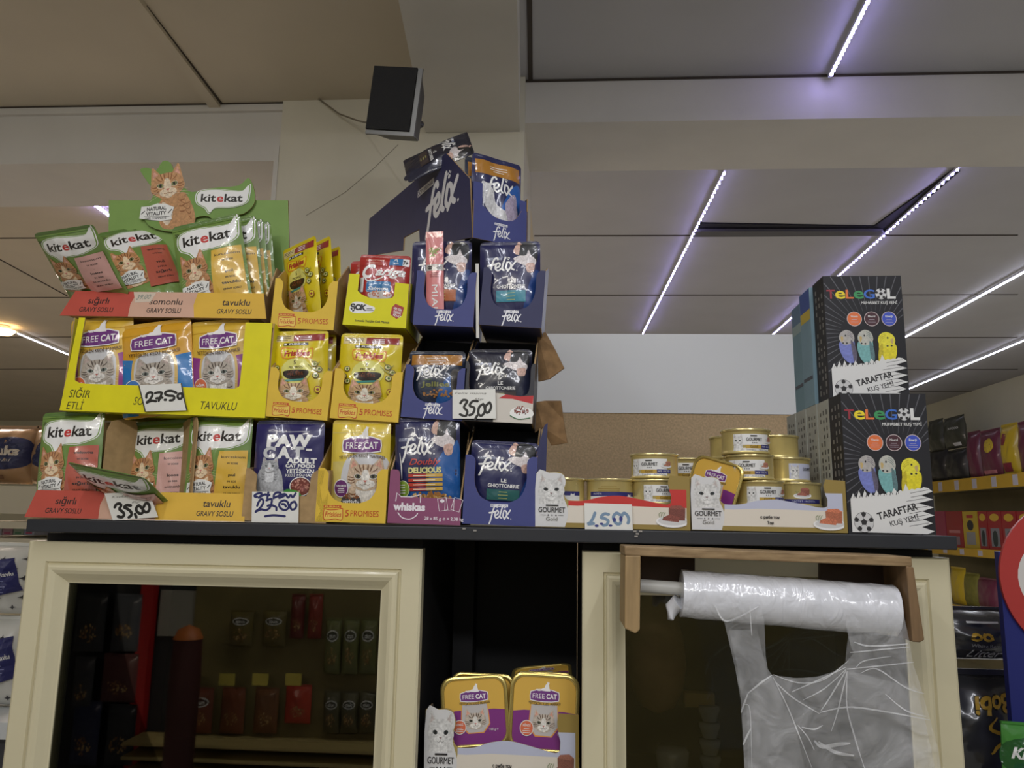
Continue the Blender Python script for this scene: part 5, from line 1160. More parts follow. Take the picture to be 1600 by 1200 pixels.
card_tag('white card reading cat paw 27,00 in blue ink, underlined', [(394, 768), (467, 769), (466, 817), (393, 816)], 1.108-.004,
 [[(300, 540), (350, 420), (420, 350), (470, 400), (450, 500), (360, 620), (240, 710), (400, 640), (540, 660), (640, 600), (690, 500), (700, 350), (560, 390)], [(590, 540), (690, 520), (800, 560)], [(835, 580), (835, 660)], [(1150, 440), (1060, 390), (950, 430), (910, 530), (980, 630), (1100, 650), (1180, 570), (1150, 440)], [(990, 490), (1060, 500), (1100, 560)], [(1340, 420), (1250, 460), (1220, 560), (1260, 640), (1350, 620), (1390, 520), (1340, 420)], [(520, 830), (760, 800), (1070, 830)],
  [(420, 190), (330, 190), (230, 250), (250, 290), (300, 290)], [(430, 230), (340, 320), (450, 250), (530, 220)], [(610, 170), (580, 330)], [(530, 230), (640, 240)], [(760, 330), (770, 230), (850, 170), (950, 190), (900, 260), (780, 310)], [(1060, 210), (960, 240), (910, 320), (1040, 270), (1090, 220), (1160, 310), (1230, 240), (1290, 300), (1370, 190)]], (385, 760), 17.78, .0032, MB_)
card_tag('white card reading 35,00 hanging on the dark blue boxes', [(707, 609), (774, 608), (775, 654), (707, 654)], 1.12-.004,
 [[(155, 240), (190, 200), (240, 215), (200, 290), (240, 340), (220, 400), (150, 380)], [(370, 215), (310, 215), (270, 270), (330, 300), (310, 370), (265, 390)], [(365, 395), (340, 440)], [(440, 250), (390, 290), (380, 370), (420, 395), (460, 340), (450, 260)], [(520, 230), (470, 280), (470, 350), (510, 350), (540, 280), (520, 230)]], (700, 600), 8, .0036, MK, pen35(('Felix mama', '85gr'), 735, 616, .0034, .046, .0))
def dots45(p, g):
    for a, b, rx, ry in ((470, 750, 45, 28), (580, 705, 40, 25), (785, 745, 42, 24), (872, 610, 36, 46), (1020, 590, 38, 60)):
        c = g(900+a/14.55, 770+b/14.55); p.ell(c[0], c[1], rx/14.55*.00093, ry/14.55*.00093, MBD)
card_tag('white card reading 45.00 in pale blue ink on the red cat tray', [(913, 786), (987, 788), (989, 831), (914, 831)], YC-.004,
 [[(430, 460), (390, 570), (330, 670), (270, 710), (400, 700)], [(740, 490), (640, 480), (570, 560), (660, 590), (730, 640), (700, 720), (620, 740)], [(1000, 500), (920, 460), (850, 540), (870, 640), (940, 710), (1010, 690), (1020, 600)], [(1030, 540), (1090, 460), (1170, 520), (1200, 620), (1180, 690)]], (900, 770), 14.55, .0042, MG, dots45)
# torn cardboard flaps beside the blue boxes
def torn(label, pts, Y, dy):
    m = MB(); a = [P(x, y, Y+dy*(k % 2)) for k, (x, y) in enumerate(pts)]; b = [q+Vector((.001, .0035, 0)) for q in a]; m.hexa(a, b, KRAFT_D)
    tag(m.build('torn_cardboard_flap'), label, 'cardboard', 'torn cardboard flaps')
torn('torn brown cardboard flap beside the dish-picture box, in front of the white board', [(840, 523), (852, 519), (868, 548), (881, 575), (858, 592), (841, 596)], 1.19, .006)
torn('torn brown cardboard flap hanging above the low red tray', [(838, 628), (852, 626), (876, 626), (880, 655), (886, 692), (861, 696), (848, 668), (836, 676)], 1.20, .005)
# chips in the edge of the top
m = MB()
for x, y in ((725, 826), (742, 829), (992, 830), (996, 834), (1001, 830), (994, 838)):
    q = P(x, y, 1.0985); m.box(q.x-.0022, q.x+.0022, 1.0985, 1.1005, q.z-.0012, q.z+.0012, mat('chipped_edge', (150, 146, 140), .8))
o = m.build('chipped_edge', ct)
# ================================================================== BAG ROLL AND ITS HOLDER
WOODM = bpy.data.materials.new('pale_wood'); WOODM.use_nodes = True; nt = WOODM.node_tree; b_ = nt.nodes['Principled BSDF']; b_.inputs['Roughness'].default_value = .6
tc = nt.nodes.new('ShaderNodeTexCoord'); mp_ = nt.nodes.new('ShaderNodeMapping'); mp_.inputs['Scale'].default_value = (14, 90, 90); nz = nt.nodes.new('ShaderNodeTexNoise'); nz.inputs['Scale'].default_value = 2.2; nz.inputs['Detail'].default_value = 5; rp = nt.nodes.new('ShaderNodeValToRGB')
rp.color_ramp.elements[0].position = .3; rp.color_ramp.elements[0].color = lin((122, 98, 66)); rp.color_ramp.elements[1].position = .75; rp.color_ramp.elements[1].color = lin((168, 142, 104))
nt.links.new(tc.outputs['Object'], mp_.inputs[0]); nt.links.new(mp_.outputs[0], nz.inputs[0]); nt.links.new(nz.outputs[0], rp.inputs[0]); nt.links.new(rp.outputs[0], b_.inputs[0])
WOODV = mat('wood_upright', (156, 130, 90), .6, var=.2, vs=14, stretch=(8, 8, 1)); WOODD = mat('dark_wood', (74, 56, 42), .6, var=.2, vs=30)
YH0 = 1.015; DF = YD-.001-.0245                # front of the holder, front of the door's moulding
t = thing('bag_roll_holder', 'wooden frame holding the roll of plastic bags under the countertop', 'holder', Matrix.Translation((0, 0, 0)))
a, b = P(976, 853, YH0), P(1425, 870, YH0); hb_ = (P(976, 853, YH0).z-P(976, 868, YH0).z)
fl_ = [a, b, b+Vector((0, 0, -hb_)), a+Vector((0, 0, -hb_))]
m = MB(); m.hexa(fl_, [Vector((p.x, DF, p.z)) for p in fl_], WOODM); m.build('top_board', t, .0015)
q = [P(977, 868, YH0), P(1001, 868, YH0), P(1000, 984, YH0), P(993, 990, YH0), P(976, 982, YH0)]
m = MB(); m.hexa(q, [Vector((p.x, DF, p.z)) for p in q], WOODV); m.build('side_arm', t, .0015)
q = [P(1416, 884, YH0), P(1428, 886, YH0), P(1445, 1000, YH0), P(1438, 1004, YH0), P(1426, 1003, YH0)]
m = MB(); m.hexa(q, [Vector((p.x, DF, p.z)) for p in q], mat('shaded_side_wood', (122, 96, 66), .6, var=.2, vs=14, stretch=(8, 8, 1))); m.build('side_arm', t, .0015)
for x0, x1, y0, y1 in ((1002, 1086, 868, 908), (1282, 1402, 880, 922)):
    q = [P(x0, y0, DF-.012), P(x1, y0+2, DF-.012), P(x1, y1+2, DF-.012), P(x0, y1, DF-.012)]; m = MB(); m.hexa(q, [p+Vector((0, .011, 0)) for p in q], WOODD); m.build('mounting_block', t, .001)
m = MB(); m.tube([P(1000, 915, 1.058), P(1424, 946, 1.052)], .0085, mat('pale_tube', (196, 196, 192), .4), 18); m.build('tube', t)
FILMR = mat('rolled_film', (222, 224, 230), .24, 'foil', bump=1.0, bs=60, coat=.7, stretch=(.8, .45, .45)); CORE = mat('card_core', (132, 100, 72), .8)
r = thing('plastic_bag_roll', 'roll of clear plastic carrier bags with one bag pulled down', 'bag roll', Matrix.Translation((0, 0, 0)))
A, B = P(1064, 927, 1.055), P(1396, 954, 1.050); ax = (B-A).normalized(); RR = .0300
m = MB(); n = 40; u0 = Vector((0, 0, 1)); u0 = (u0-ax*u0.dot(ax)).normalized(); v0 = ax.cross(u0)
rows = []
for i in range(41):
    p = A.lerp(B, i/40); rad = [RR*(1+.05*i/40)+.0012*noise.noise(Vector((i*.35, math.cos(6.283*j/n)*2, math.sin(6.283*j/n)*2))) for j in range(n)]
    rows.append([p+(u0*math.cos(6.283*j/n)+v0*math.sin(6.283*j/n))*rad[j] for j in range(n)])
m.grid(rows, FILMR, closed=True); m.poly(rows[0], FILMR); m.poly(rows[-1][::-1], FILMR); m.build('wound_film', r)
m = MB(); m.tube([B-ax*.004, B+ax*.006], .019, CORE, 24); m.build('core', r)
def film(name, alpha, rough=.18):
    f = bpy.data.materials.new(name); f.use_nodes = True; nt = f.node_tree; nt.nodes.clear(); o = nt.nodes.new('ShaderNodeOutputMaterial'); mx = nt.nodes.new('ShaderNodeMixShader'); tr = nt.nodes.new('ShaderNodeBsdfTransparent'); pb = nt.nodes.new('ShaderNodeBsdfPrincipled')
    pb.inputs['Base Color'].default_value = (.82, .83, .85, 1); pb.inputs['Roughness'].default_value = rough; pb.inputs['Coat Weight'].default_value = .6; tc = nt.nodes.new('ShaderNodeTexCoord'); n1 = nt.nodes.new('ShaderNodeTexNoise'); n1.inputs['Scale'].default_value = 26; n1.inputs['Distortion'].default_value = 1.4; n1.inputs['Detail'].default_value = 3
    bp = nt.nodes.new('ShaderNodeBump'); bp.inputs['Strength'].default_value = 1.0; bp.inputs['Distance'].default_value = .006; nt.links.new(tc.outputs['Object'], n1.inputs[0]); nt.links.new(n1.outputs[0], bp.inputs['Height']); nt.links.new(bp.outputs[0], pb.inputs['Normal']); nt.links.new(bp.outputs[0], pb.inputs['Coat Normal'])
    mr = nt.nodes.new('ShaderNodeMapRange'); mr.inputs['From Min'].default_value = .35; mr.inputs['From Max'].default_value = .7; mr.inputs['To Min'].default_value = alpha*.7; mr.inputs['To Max'].default_value = min(1, alpha*1.45); nt.links.new(n1.outputs[0], mr.inputs[0]); nt.links.new(mr.outputs[0], mx.inputs[0])
    nt.links.new(tr.outputs[0], mx.inputs[1]); nt.links.new(pb.outputs[0], mx.inputs[2]); nt.links.new(mx.outputs[0], o.inputs[0]); return f
FILM = film('bag_film', .20); FILM2 = film('bag_film_double', .15); FOLD = film('bag_fold', .62, .12)
YBAG = 1.022
gz = lambda a_, b_: (lambda q: (q.x, q.z))(P(960+a_*.325, 850+b_*.325, YBAG))
left = [(470, 285), (530, 380), (580, 600), (605, 750), (615, 900), (625, 1077), (640, 1260)]; openg = [(1150, 520), (1112, 565), (1050, 612), (960, 640), (860, 642), (755, 628), (735, 600), (726, 540), (720, 365), (700, 285)]
right = [(1600, 1260), (1560, 1000), (1520, 840), (1470, 670), (1435, 570), (1420, 470), (1390, 330), (1345, 215), (1120, 190), (1110, 385), (1135, 500)]
def bagmap(off, amp, seed):
    o3 = Vector((seed, seed*2, 0))
    def f(u, v, n):
        d = amp*(noise.noise(Vector((u*9, v*5, 0))+o3)+.5*noise.noise(Vector((u*24+v*11, v*15, 2))+o3)); top = P(1200, 960, YBAG).z
        k = max(0, min(1, (v-top)/.05)); return (u, YBAG+off+d*(1-k)-n, v)
    return f
def sheet(name, poly, mt, off, amp, seed, folds=()):
    m = MB(); p = Print(); p.fill([gz(*q) for q in poly], mt)
    for st, wd in folds: p.stroke([gz(*q) for q in st], wd, FOLD, taper=True)
    p.put(m, bagmap(off, amp, seed), .007, .00025); return m.build(name, r)
outl = left+right+openg
F_ = [([(755, 628), (700, 665), (640, 715)], .0022), ([(640, 715), (620, 770), (608, 810)], .0022), ([(760, 640), (830, 780), (880, 900), (950, 1077)], .0016), ([(770, 660), (860, 740), (985, 815)], .0018), ([(1110, 590), (960, 660), (850, 710)], .0016), ([(1110, 600), (1010, 690), (905, 750)], .0014), ([(1110, 605), (1060, 690), (990, 800)], .0018), ([(1115, 610), (1080, 760), (1040, 900)], .0016), ([(1115, 610), (1115, 780), (1150, 920), (1200, 1077)], .0018), ([(985, 808), (1115, 782), (1300, 805), (1520, 848)], .0020), ([(1130, 520), (1250, 510), (1420, 495)], .0016), ([(1115, 600), (1280, 585), (1440, 568)], .0016), ([(1150, 470), (1230, 490), (1410, 480)], .0022), ([(1160, 590), (1200, 560), (1330, 540)], .0012), ([(1180, 620), (1260, 600), (1400, 690), (1490, 720)], .0016), ([(655, 885), (635, 925), (618, 965)], .0024), ([(485, 295), (540, 372), (690, 300)], .0022), ([(960, 945), (1000, 975), (1080, 960), (1130, 955)], .0045), ([(980, 950), (1060, 1000), (1150, 1015)], .004), ([(760, 625), (880, 665), (1000, 650), (1120, 560)], .0014), ([(650, 290), (655, 380), (660, 440)], .0012), ([(620, 770), (650, 800), (660, 1077)], .001), ([(1300, 720), (1400, 800), (1500, 830)], .0016), ([(900, 880), (960, 890), (1000, 870)], .002), ([(880, 870), (930, 930), (960, 990)], .0014)]
sheet('front_film', outl, FILM, 0, .004, 1.3, F_)
back = [(560, 420), (600, 600), (625, 800), (640, 1260), (1590, 1260), (1510, 860), (1440, 600), (1400, 420), (1140, 450), (1125, 590), (1040, 640), (860, 660), (750, 640), (700, 420)]
sheet('back_film', back, FILM2, .012, .004, 4.1)
sheet('gusset', [(640, 720), (760, 640), (880, 900), (960, 1260), (650, 1260)], FILM2, .006, .003, 7.7); sheet('gusset', [(1115, 610), (1470, 700), (1590, 1260), (1260, 1260), (1150, 920)], FILM2, .006, .003, 2.2)
m = MB(); m.tube([A-ax*.001+u0*-.012, A-ax*.010+u0*-.020-v0*.005, A-ax*.012+u0*-.034], [.012, .010, .004], FILMR, 10); m.build('loose_end', r)
# things seen through the right-hand glass
YI = 1.215
def inside(x, y): return P(960+x*.325, 850+y*.325, YI)
sh = [(130, 215, 12), (205, 225, 60), (235, 330, 95), (255, 470, 130), (260, 600, 140), (240, 720, 120), (190, 800, 80), (160, 830, 20)]
m = MB(); k = (P(961, 900, YI)-P(960, 900, YI)).length*.325
m.lathe([(max(.001, rr_*k), inside(x, y).z-inside(160, 830).z) for x, y, rr_ in sh[::-1]], mat('brown_sack', (176, 138, 100), .7, var=.2, vs=14, bump=.4, bs=14), 28)
o = m.build('hanging_sack'); o.location = (inside(215, 500).x, YI+.03, inside(160, 830).z); tag(o, 'brown bulging sack hanging behind the right-hand glass', 'sack')
m = MB(); q = inside(395, 735); m.box(inside(330, 735).x, inside(470, 735).x, YI-.02, YI, inside(395, 770).z, inside(395, 705).z, mat('ochre_box', (176, 146, 84), .6)); tag(m.build('small_box'), 'small ochre box behind the right-hand glass', 'box')
CUPM = mat('clear_cup', (196, 198, 200), .2, coat=.5)
cb = inside(452, 1150); st = thing('cup_stack', 'stack of clear plastic cups behind the right-hand glass', 'cups', Matrix.Translation((cb.x, YI-.02, cb.z)))
hs_ = (inside(452, 790).z-inside(452, 868).z)
for k in range(5):
    m = MB(); m.lathe([(.010, 0), (.014, hs_*.5), (.0155, hs_*.7), (.0145, hs_*.92), (.008, hs_*.94), (0, hs_*.94)], CUPM, 20); o = m.build('cup', st); o.location = (0, 0, k*hs_)
m = MB(); q = inside(270, 1075); m.lathe([(0, 0), (.022, 0), (.024, .03), (.019, .036), (0, .036)], CUPM, 24); o = m.build('plastic_tub'); o.location = (q.x, YI-.02, inside(270, 1080).z); tag(o, 'clear plastic tub behind the lower left of the right-hand glass', 'tub')

# ================================================================== SOFT PACKS AROUND THE COUNTER
def soft(name, label, cat, M, w_, h_, t_, m_, pr=None, group=None, seed=1, sealm=None, crease=.1):
    """pillow-like pack; front at -y, base at z=0; print in units of 100 x 100"""
    th = thing(name, label, cat, M, group); b = MB(); o3 = Vector((seed*1.7, seed*.6, 0))
    def S(x, z):
        u, q = abs(x)/50, z/100; e = max(0, 1-u**3)**.7*max(0, math.sin(math.pi*min(1, max(0, q))))**.45
        return t_*.5*e*(1+crease*2*noise.noise(Vector((x*.05, z*.05, 0))+o3))+t_*crease*.5*e*noise.noise(Vector((x*.14, z*.14, 4))+o3)
    mp = lambda x, z, n: (x/100*w_, -S(x, z)-n, z/100*h_)
    fr = [[mp(-50+100*i/18, 100*j/18, 0) for i in range(19)] for j in range(19)]; bk = [[(q[0], .002-q[1], q[2]) for q in r_] for r_ in fr]
    b.grid(fr, m_); b.grid(bk, m_, flip=True)
    for a_, c_ in ((fr[0], bk[0]), (fr[-1], bk[-1]), ([q[0] for q in fr], [q[0] for q in bk]), ([q[-1] for q in fr], [q[-1] for q in bk])): b.grid([a_, c_], m_)
    if pr: pr.put(b, mp, 5, t_*.006, t_*.012)
    b.build('pack_body', th)
    s = MB(); s.box(-w_*.5, w_*.5, -.0015, .0035, h_, h_*1.05, sealm or m_); s.build('top_seal', th); return th
def px_soft(name, label, cat, x0, y0, x1, y1, Y, t_, m_, pr=None, group=None, rot=0, **k):
    B = P((x0+x1)/2, y1, Y); T = P((x0+x1)/2, y0, Y); w_ = (P(x1, y1, Y)-P(x0, y1, Y)).length
    return soft(name, label, cat, Matrix.Translation(B) @ Matrix.Rotation(rot, 4, 'Y'), w_, (T-B).length/1.05, t_, m_, pr, group, **k)
BLKF = mat('black_bag_film', (58, 58, 60), .26, 'foil', bump=.7, bs=16, coat=.5); INW = ink((214, 214, 214)); INY = ink((206, 164, 50))
# litter bags on the right
p = Print(); p.text('oo', -7, 44, 22, INY, 20, .04); p.text('Litter', -2, 10, 17, INW, 30, 0, .3); p.text('White Bentonite', 2, 31, 7, ink((140, 140, 140)), 36, 0, .2); p.add(cat_face((150, 150, 150), (90, 90, 92), (200, 200, 200), eye=(120, 120, 110), T=inkv, body=False), 26, 52, 10, 24); p.rect(-20, 78, 8, 82, INW)
YL = 1.47
px_soft('litter_bag', 'black cat litter bag lying on top of another, right of the cabinet', 'litter bag', 1440, 948, 1612, 1030, YL, .10, BLKF, p, 'black litter bags', seed=2)
p = Print(); q = Print(); q.text('Bobi', 0, 0, 18, ink((40, 30, 10)), 54, .06, .4); q.text('Bobi', 0, 0, 18, INY, 52, .03, .4)
p.add(q, 3, 86, .72, .8, math.pi+.1); p.stroke([(2, 70), (-4, 60), (10, 54), (2, 46), (-6, 40)], 3.5, INY, taper=True); p.fill([(-14, 4), (14, 12), (30, 4), (50, 22), (50, 0), (-14, 0)], INY)
px_soft('litter_bag', 'black cat litter bag with upside-down yellow script below the other', 'litter bag', 1448, 1046, 1622, 1236, YL, .12, BLKF, p, 'black litter bags', seed=5)
zs_ = P(1540, 1240, YL).z
t = thing('bag_stand', 'low stand under the black litter bags, mostly below the view', 'stand', Matrix.Translation((P(1535, 1240, YL).x, YL, 0)))
m = MB(); m.box(-.10, .12, -.09, .09, zs_-.02, zs_, WOODD); m.build('top_board', t)
for sx in (-1, 1): m = MB(); m.box(sx*.09-.01, sx*.09+.01, -.08, .08, 0, zs_-.02, WOODD); m.build('leg', t)
# red and blue stand at the right edge
YS = 1.30; SBL = mat('blue_board', (38, 46, 120), .45); SRD = mat('red_board', (186, 62, 58), .45)
o_ = P(1640, 1170, YS); t = thing('promotion_stand', 'blue display board with a red ring sign at the right edge', 'display stand', Matrix.Translation((o_.x, YS, 0)))
g = lambda x, y: (lambda q: (q.x-o_.x, q.z))(P(x, y, YS))
m = MB(); m.prism([g(1563, 862), g(1760, 862), (g(1760, 1130)[0], 0), (g(1578, 1130)[0], 0)], lambda u, v, n: (u, .006-n, v), .012, SBL); m.build('board', t)
m = MB(); c = g(1690, 905); R1 = g(1690, 905)[0]-g(1563, 905)[0]
m.prism([(c[0]+R1*math.cos(k*.1309), c[1]+R1*1.0*math.sin(k*.1309)) for k in range(48)], lambda u, v, n: (u, -n, v), .005, SRD)
pp = Print(); pp.ell(c[0], c[1], R1*.78, R1*.62, ink((226, 222, 218)), n=40); pp.put(m, lambda u, v, n: (u, -n, v)); m.build('round_sign', t)
zk = P(1620, 1216, YS-.05).z
m = MB(); m.box(g(1570, 1216)[0], g(1740, 1216)[0], -.10, .0, zk-.012, zk, SBL); m.build('tray', t)
p = Print(); p.fill([(-44, 66), (44, 78), (44, 20), (-44, 14)], foil((36, 92, 44)), True); p.text('Knorr', 0, 36, 22, FW, 74, .04, .3)
px_soft('seasoning_packet', 'green seasoning packet at the lower right corner', 'packet', 1567, 1130, 1652, 1214, YS-.05, .015, foil((70, 140, 60)), p, seed=3, rot=.05)

# ------------------------------------------------------------------ shelving along the right wall
XS = XR-.36; PRY = mat('yellow_price_rail', (196, 158, 50), .5, var=.06, vs=9); SHB = mat('shelf_metal', (150, 142, 110), .5)
A_ = PX(1440, 768, XS); B_ = PX(1640, 738, XS)
ya, yb_ = B_.y-.4, A_.y+.5
t = thing('wall_shelving', 'shelving with yellow price rails along the cream wall', 'shelf', Matrix.Translation((XS, 0, 0)))
m = MB(); m.box(.33, .35, ya, yb_, 0, PX(1560, 690, XS).z, mat('shelf_back', (128, 120, 90), .7, var=.1, vs=4)); m.build('back_panel', t)
rails = []
for (x0, y0), (x1, y1), th in (((1455, 757), (1600, 735), 19), ((1480, 858), (1570, 858), 12), ((1490, 955), (1570, 950), 14), ((1490, 1060), (1570, 1060), 14)):
    z1 = (PX(x0, y0, XS).z+PX(x1, y1, XS).z)/2; z0 = z1-(PX(1530, 750, XS).z-PX(1530, 750+th, XS).z); rails.append(z1)
    m = MB(); m.box(0, .33, ya, yb_, z0+.01, z1, SHB); m.build('shelf_board', t)
    m = MB(); m.box(-.012, 0, ya, yb_, z0, z1+.004, PRY); 
    for k in range(9):
        y = ya+.2+k*(yb_-ya-.3)/9; m.box(-.014, -.012, y, y+.06, z0+.01, z1-.006, ink((190, 186, 196)))
    m.build('price_rail', t)
def wall_pack(name, label, cat, x0, y0, x1, zbase, ytop, m_, pr=None, group=None, off=.06, t_=.09, seed=1, box=False):
    X = XS+off; a, b = PX(x0, ytop, X), PX(x1, ytop, X); w_ = abs(a.y-b.y); c = (a+b)/2; h_ = c.z-zbase
    M = Matrix(((0, 1, 0, X), (-1, 0, 0, c.y), (0, 0, 1, zbase), (0, 0, 0, 1)))
    if box:
        th = thing(name, label, cat, M, group); m = MB(); m.box(-w_/2, w_/2, 0, .05, 0, h_, m_)
        if pr: pr.put(m, lambda x, z, n: (x/100*w_, -n*8, z/100*h_))
        m.build('box_body', th); return th
    return soft(name, label, cat, M, w_, h_/1.05, t_, m_, pr, group, seed=seed)
R0 = rails[0]+.002; DKG = mat('dark_green_pack', (58, 60, 50), .35, coat=.3); BKP = mat('black_pack', (36, 36, 40), .35, coat=.3); MAR = mat('maroon_pack', (104, 40, 66), .35, coat=.4); YLP = mat('yellow_pack', (196, 168, 40), .35, coat=.4); RDP = mat('red_pack', (156, 36, 44), .4, coat=.2); PNKP = mat('magenta_pack', (160, 50, 84), .4, coat=.2)
pw = Print(); pw.rect(10, 6, 40, 16, INW); pw.text('RAFFINÉ' if 0 else 'CATFOOD', 16, 60, 7, INW, 44, .02)
py_ = Print(); py_.ell(12, 68, 22, 16, ink((206, 180, 60))); py_.rect(-30, 6, 34, 14, ink((190, 120, 130)))
for x0, x1, lb in ((1452, 1481, 'black food bag on the upper wall shelf, nearest the bird food cartons'), (1480, 1511, 'black food bag on the upper wall shelf beside the maroon one')):
    wall_pack('food_bag', lb, 'food bag', x0, 0, x1, R0, 702, BKP, None, 'bags on the upper wall shelf', t_=.12)
zt2 = PX(1480, 704, XS+.06).z+.004
wall_pack('food_bag', 'dark green bag lying above the black ones on the wall shelf', 'food bag', 1451, 0, 1473, zt2, 656, DKG, None, 'bags on the upper wall shelf', t_=.10, seed=3)
wall_pack('food_bag', 'dark green bag with small white label on the black ones', 'food bag', 1475, 0, 1506, zt2, 651, DKG, pw, 'bags on the upper wall shelf', t_=.10, seed=4)
wall_pack('food_bag', 'maroon food bag standing beside the black bags', 'food bag', 1512, 0, 1531, R0, 674, MAR, None, 'bags on the upper wall shelf', seed=5)
wall_pack('food_bag', 'maroon food bag with yellow oval on the upper wall shelf', 'food bag', 1532, 0, 1562, R0, 671, MAR, py_, 'bags on the upper wall shelf', seed=6)
pz = Print(); pz.ell(-10, 72, 18, 13, ink((130, 50, 60))); pz.rect(-30, 6, 24, 24, ink((130, 40, 60)))
wall_pack('food_bag', 'yellow food bag with maroon oval on the upper wall shelf', 'food bag', 1564, 0, 1589, R0, 662, YLP, pz, 'bags on the upper wall shelf', seed=7)
wall_pack('food_bag', 'maroon food bag cut by the right edge of the view', 'food bag', 1590, 0, 1630, R0, 656, MAR, None, 'bags on the upper wall shelf', seed=8)
R1_ = rails[1]+.002
pr_ = Print(); pr_.ell(0, 84, 34, 10, ink((206, 170, 60))); pr_.rect(-32, 8, 32, 56, ink((130, 130, 136))); pr_.fill([(-14, 12), (-18, 40), (0, 50), (16, 40), (12, 12)], ink((50, 60, 60)), True)
pr2 = Print(); pr2.ell(0, 62, 22, 14, ink((50, 50, 56))); pr2.rect(-30, 10, 30, 44, ink((150, 150, 150))); pr2.rect(-22, 82, 22, 90, ink((180, 60, 60)))
pr3 = Print(); pr3.rect(-34, 40, 34, 48, ink((196, 130, 130))); pr3.rect(-30, 8, 30, 30, ink((140, 120, 130)))
for x0, x1, mt, pr, lb in ((1459, 1476, PNKP, None, 'pinkish red snack pack beside the countertop end'), (1477, 1502, RDP, pr3, 'plain red snack pack left of the yellow one'), (1503, 1526, YLP, pr2, 'yellow snack pack between red ones on the middle wall shelf'), (1527, 1541, RDP, pr_, 'narrow red snack pack right of the yellow one'), (1542, 1563, RDP, pr_, 'red snack pack with grey window, second right of the yellow one'), (1564, 1586, RDP, pr_, 'red snack pack with grey window, third right of the yellow one'), (1588, 1612, RDP, pr_, 'red snack pack with grey window at the right edge of the view')):
    wall_pack('snack_pack', lb, 'snack pack', x0, 0, x1, R1_, 799, mt, pr, 'snack packs on the middle wall shelf', box=True)
R2_ = rails[2]+.002; OLV = mat('olive_pack', (120, 116, 50), .5, var=.2, vs=30)
for x0, x1, yt, mt, lb in ((1486, 1508, 886, YLP, 'yellow-green pack on the wall shelf above the litter bags'), (1507, 1530, 895, OLV, 'olive pack on the wall shelf above the litter bags'), (1528, 1558, 903, MAR, 'maroon pack on the wall shelf above the litter bags')):
    wall_pack('snack_pack', lb, 'snack pack', x0, 0, x1, R2_, yt, mt, None, 'packs on the lower wall shelf', t_=.08, seed=int(x0) % 7)

# ------------------------------------------------------------------ shelf and packs at the left edge
YY = 2.55; KB = mat('brown_paper_pack', (170, 134, 96), .35, coat=.5, var=.06, vs=12, bump=.3, bs=12); WS = mat('white_shelf', (196, 188, 166), .45)
a = P(-60, 757, YY-.12); b = P(112, 757, YY-.12); zsh = a.z
t = thing('white_shelf_unit', 'white shelf at the left edge holding brown wrapped packs', 'shelf', Matrix.Translation((a.x, YY-.13, 0)))
w_ = b.x-a.x; z1 = P(20, 811, YY-.12).z
m = MB(); m.box(0, w_, 0, .36, zsh-.02, zsh-.002, WS); m.build('shelf_board', t)
m = MB(); m.box(0, w_, -.004, 0, zsh-.09, zsh-.004, WS); m.build('price_rail', t)
m = MB(); m.box(0, w_, .0, .36, z1-.03, z1-.008, WS); m.build('shelf_board', t)
zlow = P(20, 838, YY-.12).z
m = MB(); m.box(0, w_, .0, .36, zlow-.03, zlow-.006, WS); m.build('shelf_board', t)
m = MB(); m.box(0, w_, .34, .36, 0, zsh+.0, WS); m.build('back_panel', t)
m = MB(); m.box(0, .02, 0, .34, 0, zlow-.04, WS); m.build('side_panel', t)
p = Print(); NB = ink((44, 48, 84)); p.fill([(-34, 40), (-20, 70), (10, 82), (46, 76), (49, 40), (30, 26), (-10, 26)], NB, True); p.text('Yuka', 10, 50, 16, ink((206, 196, 180)), 52, .04, .2); p.text('mini', 12, 38, 7, ink((170, 164, 160)), 30, 0, .3); p.rect(-8, 8, 10, 15, ink((120, 86, 60)))
px_soft('bread_pack', 'brown wrapped pack with navy oval, at the left edge', 'pack', -32, 666, 50, 756, YY, .12, KB, p, 'brown wrapped packs', seed=2)
px_soft('bread_pack', 'brown wrapped pack with navy oval, next to the lowest tray', 'pack', 48, 666, 126, 756, YY, .12, KB, p, 'brown wrapped packs', seed=4)
cols = ((200, 196, 206), (206, 160, 176), (176, 196, 176), (180, 186, 214))
for k, c in enumerate(cols):
    q = Print(); q.rect(-40, 50, 40, 88, ink(tuple(int(v*.75) for v in c))); q.rect(-30, 10, 30, 24, ink((206, 90, 130) if k % 2 else (110, 160, 120)))
    th = thing('small_carton', ('pale carton at the far left under the white shelf', 'pinkish carton under the white shelf', 'greenish carton under the white shelf', 'bluish carton under the white shelf nearest the cabinet')[k], 'carton', Matrix.Translation(P(-6+k*17, 836, YY-.06)), 'small cartons under the white shelf')
    ww = (P(16, 836, YY-.06)-P(0, 836, YY-.06)).length; hh = P(0, 816, YY-.06).z-P(0, 836, YY-.06).z; m = MB(); m.box(-ww/2, ww/2, 0, .08, 0, hh, ink(c)); q.put(m, lambda u, v, n: (u/100*ww, -n*6, v/100*hh)); m.build('carton_body', th)
